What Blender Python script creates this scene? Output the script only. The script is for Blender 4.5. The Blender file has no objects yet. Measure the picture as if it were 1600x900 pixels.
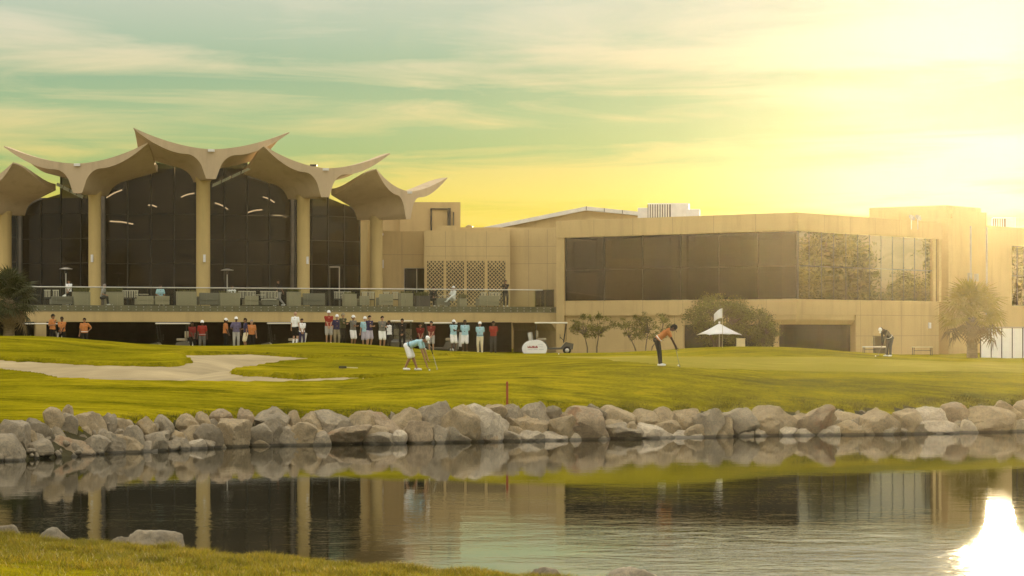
import bpy, bmesh, math, random
import numpy as np
from mathutils import Vector, Matrix, noise as mnoise

R = math.radians
scene = bpy.context.scene
col = scene.collection

# ------------------------------------------------------------------ camera, sky, sun, exposure
F, HZ, CAMH = 3750.0, 515.0, 3.4          # focal length and horizon row in photo pixels, camera height over the pond
cam_d = bpy.data.cameras.new('camera'); cam = bpy.data.objects.new('camera', cam_d); col.objects.link(cam)
cam.location = (0, 0, CAMH); cam.rotation_euler = (R(90), 0, 0)
cam_d.sensor_width = 36.0; cam_d.lens = F / 1600 * 36.0; cam_d.shift_y = (HZ - 450) / 1600
cam_d.clip_start = 0.5; cam_d.clip_end = 6000
scene.camera = cam

SUN_AZ, SUN_EL = R(11.5), R(5.0)
SUN_DIR = Vector((math.sin(SUN_AZ) * math.cos(SUN_EL), math.cos(SUN_AZ) * math.cos(SUN_EL), math.sin(SUN_EL)))
sun_d = bpy.data.lights.new('sun', 'SUN'); sun = bpy.data.objects.new('sun', sun_d); col.objects.link(sun)
sun_d.energy = 5.0; sun_d.angle = R(0.6); sun_d.color = (1.0, 0.78, 0.45)
sun.rotation_euler = (-SUN_DIR).to_track_quat('-Z', 'Y').to_euler()
scene.view_settings.view_transform = 'Standard'; scene.view_settings.look = 'None'
scene.view_settings.gamma = 1.0; scene.view_settings.use_curve_mapping = False
scene.view_settings.exposure = 0.52
scene.render.engine = 'CYCLES'
cy = scene.cycles
cy.use_denoising = True; cy.denoiser = 'OPENIMAGEDENOISE'
cy.max_bounces = 7; cy.diffuse_bounces = 3; cy.glossy_bounces = 4; cy.transparent_max_bounces = 12; cy.volume_bounces = 0
cy.sample_clamp_indirect = 8.0; cy.sample_clamp_direct = 0.0
cy.caustics_reflective = False; cy.caustics_refractive = False


class NT:
    """small helper to wire shader nodes"""
    def __init__(s, tree): s.t = tree; s.t.nodes.clear()
    def n(s, kind, **kw):
        nd = s.t.nodes.new(kind)
        for k, v in kw.items():
            if k.startswith('i_'):
                key = k[2:]
                nd.inputs[int(key) if key.isdigit() else key.replace('_', ' ')].default_value = v
            else: setattr(nd, k, v)
        return nd
    def l(s, a, b): s.t.links.new(a, b)
    def math(s, op, a, b=None, c=None, clamp=False):
        nd = s.t.nodes.new('ShaderNodeMath'); nd.operation = op; nd.use_clamp = clamp
        for i, v in enumerate((a, b, c)):
            if v is None: continue
            if isinstance(v, (int, float)): nd.inputs[i].default_value = v
            else: s.l(v, nd.inputs[i])
        return nd.outputs[0]
    def mix(s, fac, a, b, blend='MIX'):
        nd = s.t.nodes.new('ShaderNodeMix'); nd.data_type = 'RGBA'; nd.blend_type = blend
        for i, v in ((0, fac), (6, a), (7, b)):
            if isinstance(v, (int, float)): nd.inputs[i].default_value = v
            elif isinstance(v, tuple): nd.inputs[i].default_value = (*v[:3], 1)
            else: s.l(v, nd.inputs[i])
        return nd.outputs[2]
    def ramp(s, fac, stops, interp='LINEAR'):
        nd = s.t.nodes.new('ShaderNodeValToRGB'); cr = nd.color_ramp; cr.interpolation = interp
        while len(cr.elements) < len(stops): cr.elements.new(0.5)
        for e, (p, c) in zip(cr.elements, stops):
            e.position = p; e.color = (*c, 1) if isinstance(c, tuple) else (c, c, c, 1)
        s.l(fac, nd.inputs[0]); return nd.outputs[0]


world = bpy.data.worlds.new('World'); scene.world = world; world.use_nodes = True
def build_sky():
    k = NT(world.node_tree)
    tc = k.n('ShaderNodeTexCoord')
    sep = k.n('ShaderNodeSeparateXYZ'); k.l(tc.outputs['Generated'], sep.inputs[0])
    zc = k.math('MAXIMUM', sep.outputs[2], 0.0)
    den = k.math('ADD', zc, 0.045)
    qx = k.math('DIVIDE', sep.outputs[0], den); qy = k.math('DIVIDE', sep.outputs[1], den)
    qv = k.n('ShaderNodeCombineXYZ'); k.l(qx, qv.inputs[0]); k.l(qy, qv.inputs[1])
    def cloud(sx, sy, loc, rot, detail, rough, dist=0.0):
        mp = k.n('ShaderNodeMapping'); mp.inputs['Scale'].default_value = (sx, sy, 1)
        mp.inputs['Location'].default_value = loc; mp.inputs['Rotation'].default_value = (0, 0, rot)
        k.l(qv.outputs[0], mp.inputs[0])
        nz = k.n('ShaderNodeTexNoise', i_Scale=1.0, i_Detail=detail, i_Roughness=rough, i_Distortion=dist)
        k.l(mp.outputs[0], nz.inputs['Vector']); return nz.outputs['Fac']
    n1 = cloud(0.42, 0.62, (5.2, 8.8, 0), 0.10, 6, 0.55, 0.5)     # broad bands
    n2 = cloud(1.1, 1.3, (3.3, 1.1, 0), -0.25, 7, 0.6, 0.8)       # streaks
    # elevation 0 at the horizon, 1 at about nine degrees
    el = k.math('DIVIDE', zc, 0.155, clamp=True)
    up = k.math('SMOOTH_MIN', k.math('DIVIDE', zc, 0.6), 1.0, 0.2, clamp=True)
    clear = k.ramp(el, [(0.0, (0.80, 0.60, 0.03)), (0.30, (0.78, 0.64, 0.06)), (0.37, (0.55, 0.60, 0.12)), (0.44, (0.31, 0.51, 0.20)), (0.56, (0.34, 0.54, 0.28)), (0.68, (0.25, 0.48, 0.31)), (0.80, (0.42, 0.58, 0.43)), (0.95, (0.62, 0.68, 0.55))])
    cloudc = k.ramp(el, [(0.0, (0.92, 0.72, 0.06)), (0.34, (0.84, 0.69, 0.12)), (0.44, (0.74, 0.66, 0.21)), (0.56, (0.80, 0.71, 0.34)), (0.78, (0.80, 0.76, 0.54)), (1.0, (0.86, 0.84, 0.71))])
    # away from the sunset the low sky turns a dull cream
    hv = k.n('ShaderNodeVectorMath', operation='DOT_PRODUCT'); k.l(tc.outputs['Generated'], hv.inputs[0]); hv.inputs[1].default_value = (math.sin(R(8)), math.cos(R(8)), 0)
    away = k.ramp(hv.outputs['Value'], [(0.30, 1.0), (0.93, 0.0)], 'EASE')
    clear = k.mix(away, clear, k.ramp(el, [(0.0, (0.62, 0.56, 0.42)), (0.5, (0.46, 0.54, 0.44)), (1.0, (0.45, 0.58, 0.52))]))
    cloudc = k.mix(away, cloudc, k.ramp(el, [(0.0, (0.80, 0.72, 0.55)), (1.0, (0.86, 0.82, 0.70))]))
    m = k.math('ADD', k.math('MULTIPLY', n1, 0.62), k.math('MULTIPLY', n2, 0.38))
    mask = k.ramp(m, [(0.40, 0.0), (0.60, 1.0)], 'EASE')
    # higher up the deck closes and whitens
    mask_up = k.math('MAXIMUM', mask, k.math('MULTIPLY', up, 0.9))
    c = k.mix(mask_up, clear, cloudc)
    deck = k.mix(m, (1.50, 1.44, 1.28), (1.90, 1.82, 1.60))
    c = k.mix(k.ramp(k.math('DIVIDE', zc, 0.6, clamp=True), [(0.22, 0.0), (0.75, 1.0)], 'EASE'), c, deck)
    # glow of the low sun behind thin cloud
    gaz, gel = R(10.6), R(2.9)
    G = (math.sin(gaz) * math.cos(gel), math.cos(gaz) * math.cos(gel), math.sin(gel))
    dv = k.n('ShaderNodeVectorMath', operation='DOT_PRODUCT'); k.l(tc.outputs['Generated'], dv.inputs[0]); dv.inputs[1].default_value = G
    dd = k.math('MAXIMUM', dv.outputs['Value'], 0.0)
    wide = k.math('POWER', dd, 70.0); mid = k.math('POWER', dd, 330.0)
    wob = k.math('ADD', k.math('MULTIPLY', mask, 0.9), 0.45)
    c = k.mix(1.0, c, k.mix(k.math('MULTIPLY', wide, wob), (0, 0, 0), (0.03, 0.03, 0.01)), 'ADD')
    c = k.mix(1.0, c, k.mix(k.math('MULTIPLY', mid, wob), (0, 0, 0), (0.26, 0.27, 0.27)), 'ADD')
    sky = k.n('ShaderNodeTexSky', sky_type='NISHITA', sun_disc=False, sun_elevation=SUN_EL, sun_rotation=SUN_AZ)
    bg1 = k.n('ShaderNodeBackground', i_Strength=0.05); k.l(sky.outputs[0], bg1.inputs[0])
    bg2 = k.n('ShaderNodeBackground', i_Strength=0.64); k.l(c, bg2.inputs[0])
    mx = k.n('ShaderNodeMixShader', i_0=0.95); k.l(bg1.outputs[0], mx.inputs[1]); k.l(bg2.outputs[0], mx.inputs[2])
    out = k.n('ShaderNodeOutputWorld'); k.l(mx.outputs[0], out.inputs[0])
build_sky()

# ------------------------------------------------------------------ helpers
rng = random.Random(7)
def P(px, py, Y): return Vector(((px - 800) * Y / F, Y, CAMH - (py - HZ) * Y / F))
def gx(px, Y): return (px - 800) * Y / F
def gz(py, Y): return CAMH - (py - HZ) * Y / F

MATS = {}
def mat(name, c, rough=0.7, var=0.12, scale=6.0, bump=0.0, bscale=40.0, spec=0.3, metal=0.0, sc3=(1, 1, 1), c2=None, emit=0.0, attr=None, detail=5, world_co=False, sub=0.0):
    if name in MATS: return MATS[name]
    m = bpy.data.materials.new(name); m.use_nodes = True; k = NT(m.node_tree)
    bs = k.n('ShaderNodeBsdfPrincipled', i_Roughness=rough, i_Metallic=metal)
    bs.inputs['Specular IOR Level'].default_value = spec
    out = k.n('ShaderNodeOutputMaterial'); k.l(bs.outputs[0], out.inputs[0])
    tc = k.n('ShaderNodeTexCoord'); geo = k.n('ShaderNodeNewGeometry')
    mp = k.n('ShaderNodeMapping'); mp.inputs['Scale'].default_value = sc3
    k.l(geo.outputs['Position'] if world_co else tc.outputs['Object'], mp.inputs[0])
    nz = k.n('ShaderNodeTexNoise', i_Scale=scale, i_Detail=detail, i_Roughness=0.6); k.l(mp.outputs[0], nz.inputs['Vector'])
    a = tuple(x * (1 - var) for x in c); b = c2 or tuple(min(1, x * (1 + var)) for x in c)
    fac = k.ramp(nz.outputs['Fac'], [(0.3, 0.0), (0.7, 1.0)])
    cc = k.mix(fac, a, b)
    if attr:
        at = k.n('ShaderNodeAttribute', attribute_name=attr)
        cc = k.mix(1.0, cc, at.outputs['Color'], 'MULTIPLY')
    k.l(cc, bs.inputs['Base Color'])
    if sub:
        tr = k.n('ShaderNodeBsdfTranslucent'); k.l(cc, tr.inputs[0])
        ms = k.n('ShaderNodeMixShader', i_0=sub); k.l(bs.outputs[0], ms.inputs[1]); k.l(tr.outputs[0], ms.inputs[2]); k.l(ms.outputs[0], out.inputs[0])
    if emit:
        bs.inputs['Emission Color'].default_value = (*c, 1); bs.inputs['Emission Strength'].default_value = emit
    if bump:
        n2 = k.n('ShaderNodeTexNoise', i_Scale=bscale, i_Detail=4.0); k.l(mp.outputs[0], n2.inputs['Vector'])
        bp = k.n('ShaderNodeBump', i_Strength=bump, i_Distance=0.05); k.l(n2.outputs['Fac'], bp.inputs['Height']); k.l(bp.outputs[0], bs.inputs['Normal'])
    MATS[name] = m; return m

def glass_mat(name, tint, ior, rough=0.0, gl=(1, 1, 1), alpha=1.0, wav=0.0):
    m = bpy.data.materials.new(name); m.use_nodes = True; k = NT(m.node_tree)
    tr = k.n('ShaderNodeBsdfTransparent', i_Color=(*tint, 1)); g = k.n('ShaderNodeBsdfGlossy', i_Roughness=rough, i_Color=(*gl, 1))
    fr = k.n('ShaderNodeFresnel', i_IOR=ior); mx = k.n('ShaderNodeMixShader'); out = k.n('ShaderNodeOutputMaterial')
    if wav:
        tc = k.n('ShaderNodeTexCoord'); nz = k.n('ShaderNodeTexNoise', i_Scale=0.5, i_Detail=1.0); k.l(tc.outputs['Object'], nz.inputs['Vector'])
        bp = k.n('ShaderNodeBump', i_Strength=wav, i_Distance=0.05); k.l(nz.outputs['Fac'], bp.inputs['Height']); k.l(bp.outputs[0], g.inputs['Normal'])
    k.l(fr.outputs[0], mx.inputs[0]); k.l(tr.outputs[0], mx.inputs[1]); k.l(g.outputs[0], mx.inputs[2]); k.l(mx.outputs[0], out.inputs[0])
    MATS[name] = m; return m

class MB:
    def __init__(s): s.v = []; s.f = []; s.sm = []
    def add(s, vs, fs, smooth=False):
        o = len(s.v); s.v += [tuple(p) for p in vs]; s.f += [tuple(i + o for i in f) for f in fs]; s.sm += [smooth] * len(fs); return s
    def box(s, x0, x1, y0, y1, z0, z1):
        return s.add([(x0,y0,z0),(x1,y0,z0),(x1,y1,z0),(x0,y1,z0),(x0,y0,z1),(x1,y0,z1),(x1,y1,z1),(x0,y1,z1)],
                     [(0,3,2,1),(4,5,6,7),(0,1,5,4),(1,2,6,5),(2,3,7,6),(3,0,4,7)])
    def bbox(s, x0, x1, y0, y1, z0, z1, b=0.02):      # box with chamfered edges
        bm = bmesh.new(); bmesh.ops.create_cube(bm, size=1)
        for v in bm.verts: v.co = Vector((x0 + (v.co.x + .5) * (x1 - x0), y0 + (v.co.y + .5) * (y1 - y0), z0 + (v.co.z + .5) * (z1 - z0)))
        bmesh.ops.bevel(bm, geom=bm.edges[:], offset=b, segments=2, affect='EDGES', profile=0.5)
        s.bm(bm); return s
    def bm(s, bm, smooth=False):
        bm.verts.index_update(); s.add([v.co[:] for v in bm.verts], [[v.index for v in f.verts] for f in bm.faces], smooth); bm.free(); return s
    def frame(s, fr, u0, u1, d0, d1, z0, z1):         # box in a wall frame: u along, d outward, z up
        ps = [fr(u, d, z) for z in (z0, z1) for (u, d) in ((u0, d0), (u1, d0), (u1, d1), (u0, d1))]
        return s.add(ps, [(0,3,2,1),(4,5,6,7),(0,1,5,4),(1,2,6,5),(2,3,7,6),(3,0,4,7)])
    def tube(s, pts, rad, n=10, smooth=True, caps=True, squash=None):
        pts = [Vector(p) for p in pts]; rad = rad if isinstance(rad, (list, tuple)) else [rad] * len(pts)
        o = []; prev = None
        for i, p in enumerate(pts):
            d = (pts[min(i + 1, len(pts) - 1)] - pts[max(i - 1, 0)]).normalized()
            if prev is None: a = d.orthogonal().normalized()
            else: a = (prev - d * prev.dot(d)).normalized()
            prev = a; b = d.cross(a)
            o += [p + (a * math.cos(t) + b * math.sin(t)) * rad[i] for t in [2 * math.pi * j / n for j in range(n)]]
        fs = [(i*n+j, i*n+(j+1)%n, (i+1)*n+(j+1)%n, (i+1)*n+j) for i in range(len(pts)-1) for j in range(n)]
        s.add(o, fs, smooth)
        if caps:
            s.add(o[:n], [tuple(range(n))[::-1]]); s.add(o[-n:], [tuple(range(n))])
        return s
    def capsule(s, a, b, r0, r1=None, n=10):
        r1 = r0 if r1 is None else r1; a = Vector(a); b = Vector(b); d = b - a; L = d.length
        d = d / L if L > 1e-6 else Vector((0, 0, 1)); pts, rad = [], []
        for t in (-89, -60, -30, 0): pts.append(a + d * r0 * math.sin(R(t))); rad.append(max(r0 * math.cos(R(t)), 1e-4))
        for t in (0, 30, 60, 89): pts.append(b + d * r1 * math.sin(R(t))); rad.append(max(r1 * math.cos(R(t)), 1e-4))
        if L <= 1e-6: del pts[4], rad[4]
        x = d.orthogonal().normalized(); y = d.cross(x); o = []
        for p, r in zip(pts, rad): o += [p + (x * math.cos(2*math.pi*j/n) + y * math.sin(2*math.pi*j/n)) * r for j in range(n)]
        m = len(pts); fs = [(i*n+j, i*n+(j+1)%n, (i+1)*n+(j+1)%n, (i+1)*n+j) for i in range(m-1) for j in range(n)]
        fs += [tuple(range(n))[::-1], tuple((m-1)*n+j for j in range(n))]
        return s.add(o, fs, True)
    def lathe(s, prof, n=20, c=(0, 0, 0), smooth=True):
        o = [(c[0] + r * math.cos(2*math.pi*j/n), c[1] + r * math.sin(2*math.pi*j/n), c[2] + z) for r, z in prof for j in range(n)]
        return s.add(o, [(i*n+j, i*n+(j+1)%n, (i+1)*n+(j+1)%n, (i+1)*n+j) for i in range(len(prof)-1) for j in range(n)], smooth)
    def prism(s, poly, y0, y1):                       # polygon in x,z extruded along y
        n = len(poly); v = [(x, y0, z) for x, z in poly] + [(x, y1, z) for x, z in poly]
        return s.add(v, [tuple(range(n)), tuple(range(2*n-1, n-1, -1))] + [(i, i+n, (i+1)%n+n, (i+1)%n) for i in range(n)])
    def mesh(s, name, off=(0, 0, 0)):
        me = bpy.data.meshes.new(name); o = Vector(off)
        me.from_pydata([(x - o.x, y - o.y, z - o.z) for x, y, z in s.v], [], s.f)
        me.polygons.foreach_set('use_smooth', s.sm); me.update(); return me
    def build(s, name, m, parent=None, off=(0, 0, 0), fix=True):
        me = s.mesh(name, off)
        if fix:
            b = bmesh.new(); b.from_mesh(me); bmesh.ops.recalc_face_normals(b, faces=b.faces[:]); b.to_mesh(me); b.free()
        return link(name, me, m, parent)
def build_boxes(mb, name, m, parent, off):          # each box of the collector becomes a part of its own
    for i in range(0, len(mb.v) // 8):
        b = MB(); b.add(mb.v[i*8:i*8+8], [(0,3,2,1),(4,5,6,7),(0,1,5,4),(1,2,6,5),(2,3,7,6),(3,0,4,7)]); b.build(name, m, parent, off)
def link(name, me, m=None, parent=None):
    o = bpy.data.objects.new(name, me); col.objects.link(o); o.parent = parent
    if m is not None and len(me.materials) == 0: me.materials.append(m)
    elif m is not None and me.materials[0] is not m:
        o.material_slots[0].link = 'OBJECT'; o.material_slots[0].material = m
    return o
def tag(o, label=None, cat=None, group=None, kind=None):
    for k_, v in (('label', label), ('category', cat), ('group', group), ('kind', kind)):
        if v: o[k_] = v
    return o
def thing(name, label, cat, loc=(0, 0, 0), rz=0.0, group=None, s=1.0):
    o = bpy.data.objects.new(name, None); col.objects.link(o); o.location = loc; o.rotation_euler = (0, 0, rz); o.scale = (s, s, s)
    o.empty_display_size = 0.3
    return tag(o, label, cat, group)
def copy_tree(o, parent=None):
    c = o.copy(); col.objects.link(c); c.parent = parent
    for ch in o.children: copy_tree(ch, c)
    return c
def smooth_by_angle(me, ang=35):
    b = bmesh.new(); b.from_mesh(me)
    for f in b.faces: f.smooth = True
    for e in b.edges:
        e.smooth = len(e.link_faces) == 2 and e.calc_face_angle(0) < R(ang)
    b.to_mesh(me); b.free()

# ------------------------------------------------------------------ terrain
SHX = [gx(p, y) for p, y in ((0, 61.6), (200, 66.0), (400, 70.0), (600, 71.2), (800, 72.9), (1000, 74.6), (1200, 76.8), (1400, 77.7), (1600, 80.2))]
SHY = [61.6, 66.0, 70.0, 71.2, 72.9, 74.6, 76.8, 77.7, 80.2]
SHX = [-200, -40, -20] + SHX + [24, 40, 200]; SHY = [58, 58, 59.3] + SHY + [82.5, 84, 86]
def shore(x): return np.interp(x, SHX, SHY)

ctrl = []                                   # photo pixel + distance -> a point on the lawn
def C(px, py, Y): ctrl.append((gx(px, Y), Y, gz(py, Y)))
for px, Y in ((-60, 64.5), (0, 64.5), (100, 66.8), (200, 68.6), (300, 70.8), (400, 72.6), (500, 73.4), (600, 74), (700, 74.8), (800, 75.6), (900, 76.5), (1000, 77.4), (1100, 78.5), (1200, 79.6), (1300, 80.2), (1400, 80.7), (1500, 81.9), (1600, 83.2), (1680, 84.4)):
    ctrl.append((gx(px, Y), Y, 1.0 if px < 1500 else 1.05))
for a in ((-40, 600, 80), (200, 600, 81), (400, 602, 82), (540, 599, 83), (640, 585, 85), (800, 596, 80), (800, 574, 86), (1000, 598, 81), (1035, 573.5, 84), (1200, 600, 82.5), (1200, 579, 87), (1400, 600, 84), (1400, 583, 88), (1600, 596, 87), (1600, 581, 91),
          (900, 560, 104), (1000, 557, 116), (1000, 551, 136), (800, 552, 130), (800, 561, 104), (1100, 565, 96), (1200, 557, 110), (1120, 543, 121), (1200, 542.5, 122), (1270, 545, 122), (1340, 552, 122), (1389, 557.5, 117), (1460, 556.5, 130), (1600, 563, 132), (1500, 567, 108), (1640, 572, 104), (1690, 565, 132),
          (-40, 576, 92), (100, 577, 92), (250, 578, 92), (400, 578, 91), (350, 583, 89), (300, 563, 97), (420, 566, 97), (420, 556, 101), (550, 564, 96), (550, 559, 101), (700, 559, 101), (530, 578, 90), (640, 566, 97),
          (60, 528, 106), (-20, 527, 105), (-80, 528, 106), (150, 532.5, 107), (230, 540.5, 110), (300, 541, 113), (380, 541.5, 116), (450, 538, 122), (520, 536, 124), (600, 541, 122), (700, 549.5, 122), (760, 552, 120)):
    C(*a)
for px, z in ((80, 2.45), (132, 2.30), (316, 2.12), (368, 2.30), (461, 2.60), (513, 2.64), (570, 2.42), (640, 2.30), (725, 2.18), (790, 2.12), (-60, 2.4)): ctrl.append((gx(px, 132), 132, z))
for px in (-60, 120, 300, 480, 650, 800, 950): ctrl.append((gx(px, 142), 142, 1.95))
for px, z in ((1060, 2.05), (1250, 2.0), (1400, 1.85), (1560, 1.62), (1700, 1.6)): ctrl.append((gx(px, 146), 146, z))
for X in (-42, -20, 0, 20, 42): ctrl.append((X, 162, 1.85))
for Y in (75, 95, 115, 135): ctrl.append((-36, Y, 1.2 + (Y - 70) * 0.012)); ctrl.append((40, Y, 1.2 + (Y - 75) * 0.008))
ctrl = np.array(ctrl)
def _tps(r2): return np.where(r2 > 1e-9, 0.5 * r2 * np.log(np.maximum(r2, 1e-9)), 0.0)
def _fit():
    s = np.array([1.0, 0.55]); p = ctrl[:, :2] * s; n = len(p)
    d2 = ((p[:, None] - p[None]) ** 2).sum(-1); K = _tps(d2) + np.eye(n) * 0.6
    Q = np.c_[np.ones(n), p]; A = np.block([[K, Q], [Q.T, np.zeros((3, 3))]])
    w = np.linalg.solve(A, np.r_[ctrl[:, 2], np.zeros(3)]); return p, w, s
_p, _w, _s = _fit()
def base(X, Y):
    X = np.asarray(X, float); Y = np.asarray(Y, float); sh = X.shape
    q = np.c_[X.ravel(), Y.ravel()] * _s; out = np.empty(len(q))
    for i in range(0, len(q), 20000):
        c = q[i:i + 20000]; d2 = ((c[:, None] - _p[None]) ** 2).sum(-1)
        out[i:i + 20000] = _tps(d2) @ _w[:-3] + _w[-3] + c @ _w[-2:]
    out = out.reshape(sh)
    far = np.clip(np.maximum((np.abs(X - 1) - 30) / 9, (Y - 150) / 12), 0, 1)
    return out * (1 - far) + 1.85 * far
def hit(px, py, y0=63.0, y1=150.0):          # where a pixel's ray meets the lawn
    Y = np.arange(y0, y1, 0.1); X = (px - 800) * Y / F; z = CAMH - (py - HZ) * Y / F
    b = base(X, Y); i = np.argmax(b >= z)
    return (X[i], Y[i]) if (b >= z).any() else (X[-1], Y[-1])
BUNK = [(-60, 560), (0, 563), (80, 567), (160, 571), (240, 573), (285, 571), (302, 564.5), (292, 558), (276, 554.5), (330, 554), (400, 554.5), (470, 558), (540, 559.5), (620, 558), (700, 558), (742, 558.3),
        (700, 561), (620, 562), (540, 563), (480, 565), (430, 570), (385, 577), (352, 582), (380, 586), (430, 589.5), (470, 591), (520, 590.5), (580, 590), (617, 590), (600, 594.5), (540, 598.5), (450, 601), (350, 601), (250, 600), (150, 598), (95, 596), (82, 592), (60, 588), (30, 583.5), (0, 580), (-60, 576)]
bpoly = np.array([hit(*q) for q in BUNK])
def sdf(poly, X, Y):                          # positive inside
    X = np.asarray(X, float); Y = np.asarray(Y, float); ins = np.zeros(X.shape, bool); d = np.full(X.shape, 1e9)
    for (x0, y0), (x1, y1) in zip(poly, np.roll(poly, -1, 0)):
        c = (y0 > Y) != (y1 > Y); xi = x0 + (Y - y0) * (x1 - x0) / ((y1 - y0) if abs(y1 - y0) > 1e-9 else 1e-9)
        ins ^= c & (X < xi)
        L = (x1-x0)**2 + (y1-y0)**2; t = np.clip(((X-x0)*(x1-x0) + (Y-y0)*(y1-y0)) / max(L, 1e-9), 0, 1)
        d = np.minimum(d, np.hypot(X - x0 - t*(x1-x0), Y - y0 - t*(y1-y0)))
    return np.where(ins, d, -d)
def ss(x, a, b): t = np.clip((x - a) / (b - a), 0, 1); return t * t * (3 - 2 * t)
def bank_line(X): return np.where(X < 0, 28.72 - 0.757 * X, 28.72 - 0.95 * X)
def wav(X, Y, s): return np.sin(X * 1.7 / s + 1.3 * np.sin(Y * 0.9 / s)) * np.sin(Y * 1.3 / s + 0.7 * np.sin(X * 1.1 / s))
def ground_z(X, Y, bunker=True):
    X = np.asarray(X, float); Y = np.asarray(Y, float); z = base(X, Y)
    z = z + 0.012 * wav(X, Y, 1.1) + 0.02 * wav(X + 5, Y, 3.0)
    if bunker:
        m = (X > -30) & (X < 3) & (Y > 76) & (Y < 112)
        if m.any():
            d = sdf(bpoly, X[m], Y[m]); n = 0.10 * wav(X[m], Y[m], 0.35); d = d + n
            lip = 0.16 * np.exp(-np.maximum(-d, 0) / 1.6)
            z[m] += np.where(d < 0, lip, 0) * 1.0 - 0.0
            z[m] = z[m] * (1 - ss(d, -0.10, 0.22)) + (base(X[m], Y[m]) - 0.85) * ss(d, -0.10, 0.22)
    t = Y - shore(X)
    z = z - 0.16 * np.exp(-np.maximum(t - 2.7, 0) / 0.9)
    z = np.where(t < 2.7, (-0.3) + (z + 0.3) * np.clip(t / 2.7, 0, 1) ** 0.8, z)
    z = np.where(t < 0, np.maximum(-1.2, -0.3 + t * 0.35), z)
    yc = bank_line(X); s = yc - Y + 0.25 * wav(X, Y, 0.9)
    zb = np.where(s > 0, 0.45 + 0.045 * np.minimum(s, 30) + 0.012 * wav(X, Y, .25) + 0.02 * wav(X, Y, .8), 0.45 + s * 0.42)
    return np.where(Y < 45, np.maximum(z, zb), z)

def axis(*seg):
    out = []
    for a, b, st in seg: out += list(np.arange(a, b, st))
    return out
gr = [60 * 1.28 ** i for i in range(1, 6)]
AX = [-x for x in gr[::-1]] + axis((-60, -26, 1.0), (-26, 3, 0.2), (3, 26, 0.35), (26, 60, 1.0)) + [60] + gr
AY = axis((-8, 24, 1.5), (24, 38, 0.22), (38, 57, 2.0), (57, 84, 0.28), (84, 112, 0.2), (112, 150, 0.5)) + [150 * 1.13 ** i for i in range(0, 5)]
def grid_mesh(name, AX, AY, zf, keep=None):
    X, Y = np.meshgrid(AX, AY); Z = zf(X, Y); nx = len(AX); ny = len(AY)
    idx = np.arange(nx * ny).reshape(ny, nx)
    q = np.stack([idx[:-1, :-1], idx[:-1, 1:], idx[1:, 1:], idx[1:, :-1]], -1).reshape(-1, 4)
    if keep is not None:
        kq = keep(X, Y).ravel(); q = q[kq[q].any(1)]
    used = np.unique(q); rem = np.full(nx * ny, -1); rem[used] = np.arange(len(used)); q = rem[q]
    V = np.stack([X.ravel(), Y.ravel(), Z.ravel()], -1)[used]
    me = bpy.data.meshes.new(name); me.vertices.add(len(V)); me.vertices.foreach_set('co', V.ravel().astype(np.float32))
    me.loops.add(q.size); me.loops.foreach_set('vertex_index', q.ravel().astype(np.int32))
    me.polygons.add(len(q)); me.polygons.foreach_set('loop_start', np.arange(0, q.size, 4, dtype=np.int32))
    me.update(calc_edges=True); me.validate(); me.polygons.foreach_set('use_smooth', [True] * len(me.polygons)); return me

def lawn_mat(name, c_lo, c_hi, c_dry, stripe=0.5, fine=1.0):
    m = bpy.data.materials.new(name); m.use_nodes = True; k = NT(m.node_tree)
    bs = k.n('ShaderNodeBsdfPrincipled', i_Roughness=0.75); bs.inputs['Specular IOR Level'].default_value = 0.0
    bs.inputs['Sheen Weight'].default_value = 0.0; bs.inputs['Sheen Roughness'].default_value = 0.5; bs.inputs['Sheen Tint'].default_value = (0.75, 0.7, 0.2, 1)
    out = k.n('ShaderNodeOutputMaterial'); k.l(bs.outputs[0], out.inputs[0]); geo = k.n('ShaderNodeNewGeometry')
    def nz(scale, det, sc, dist=0.0):
        mp = k.n('ShaderNodeMapping'); mp.inputs['Scale'].default_value = sc; k.l(geo.outputs['Position'], mp.inputs[0])
        n = k.n('ShaderNodeTexNoise', i_Scale=scale, i_Detail=det, i_Roughness=0.65, i_Distortion=dist); k.l(mp.outputs[0], n.inputs['Vector']); return n.outputs['Fac']
    a = nz(0.35, 4, (0.25, 1, 1), 0.6); b = nz(2.2, 5, (0.35, 1, 1)); c = nz(14, 6, (0.6, 1, 1)); d = nz(0.12, 2, (1, 1, 1))
    f = k.math('ADD', k.math('MULTIPLY', a, stripe), k.math('ADD', k.math('MULTIPLY', b, 0.35), k.math('MULTIPLY', c, 0.35 * fine)))
    cc = k.mix(k.ramp(f, [(0.47, 0.0), (0.70, 1.0)]), c_lo, c_hi)
    cc = k.mix(k.ramp(k.math('ADD', k.math('MULTIPLY', d, 0.6), k.math('MULTIPLY', b, 0.4)), [(0.52, 0.0), (0.66, 0.75)]), cc, c_dry)
    k.l(cc, bs.inputs['Base Color'])
    bp = k.n('ShaderNodeBump', i_Strength=0.6, i_Distance=0.04); k.l(k.math('ADD', c, k.math('MULTIPLY', nz(45, 3, (1, 1, 1)), 0.6)), bp.inputs['Height']); k.l(bp.outputs[0], bs.inputs['Normal'])
    MATS[name] = m; return m
LAWN = lawn_mat('lawn', (0.070, 0.068, 0.002), (0.29, 0.24, 0.007), (0.36, 0.28, 0.010), 0.5)
GREEN = lawn_mat('green', (0.25, 0.215, 0.03), (0.38, 0.315, 0.06), (0.42, 0.34, 0.07), 0.4, 0.6)
EARTH = mat('earth', (0.075, 0.060, 0.020), 0.95, 0.4, 3.0, 0.8, 12, world_co=True, c2=(0.055, 0.048, 0.018))
SAND = mat('sand', (0.37, 0.29, 0.16), 0.95, 0.22, 0.9, 1.0, 5.0, spec=0.1, sc3=(0.35, 1, 1), world_co=True)

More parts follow.
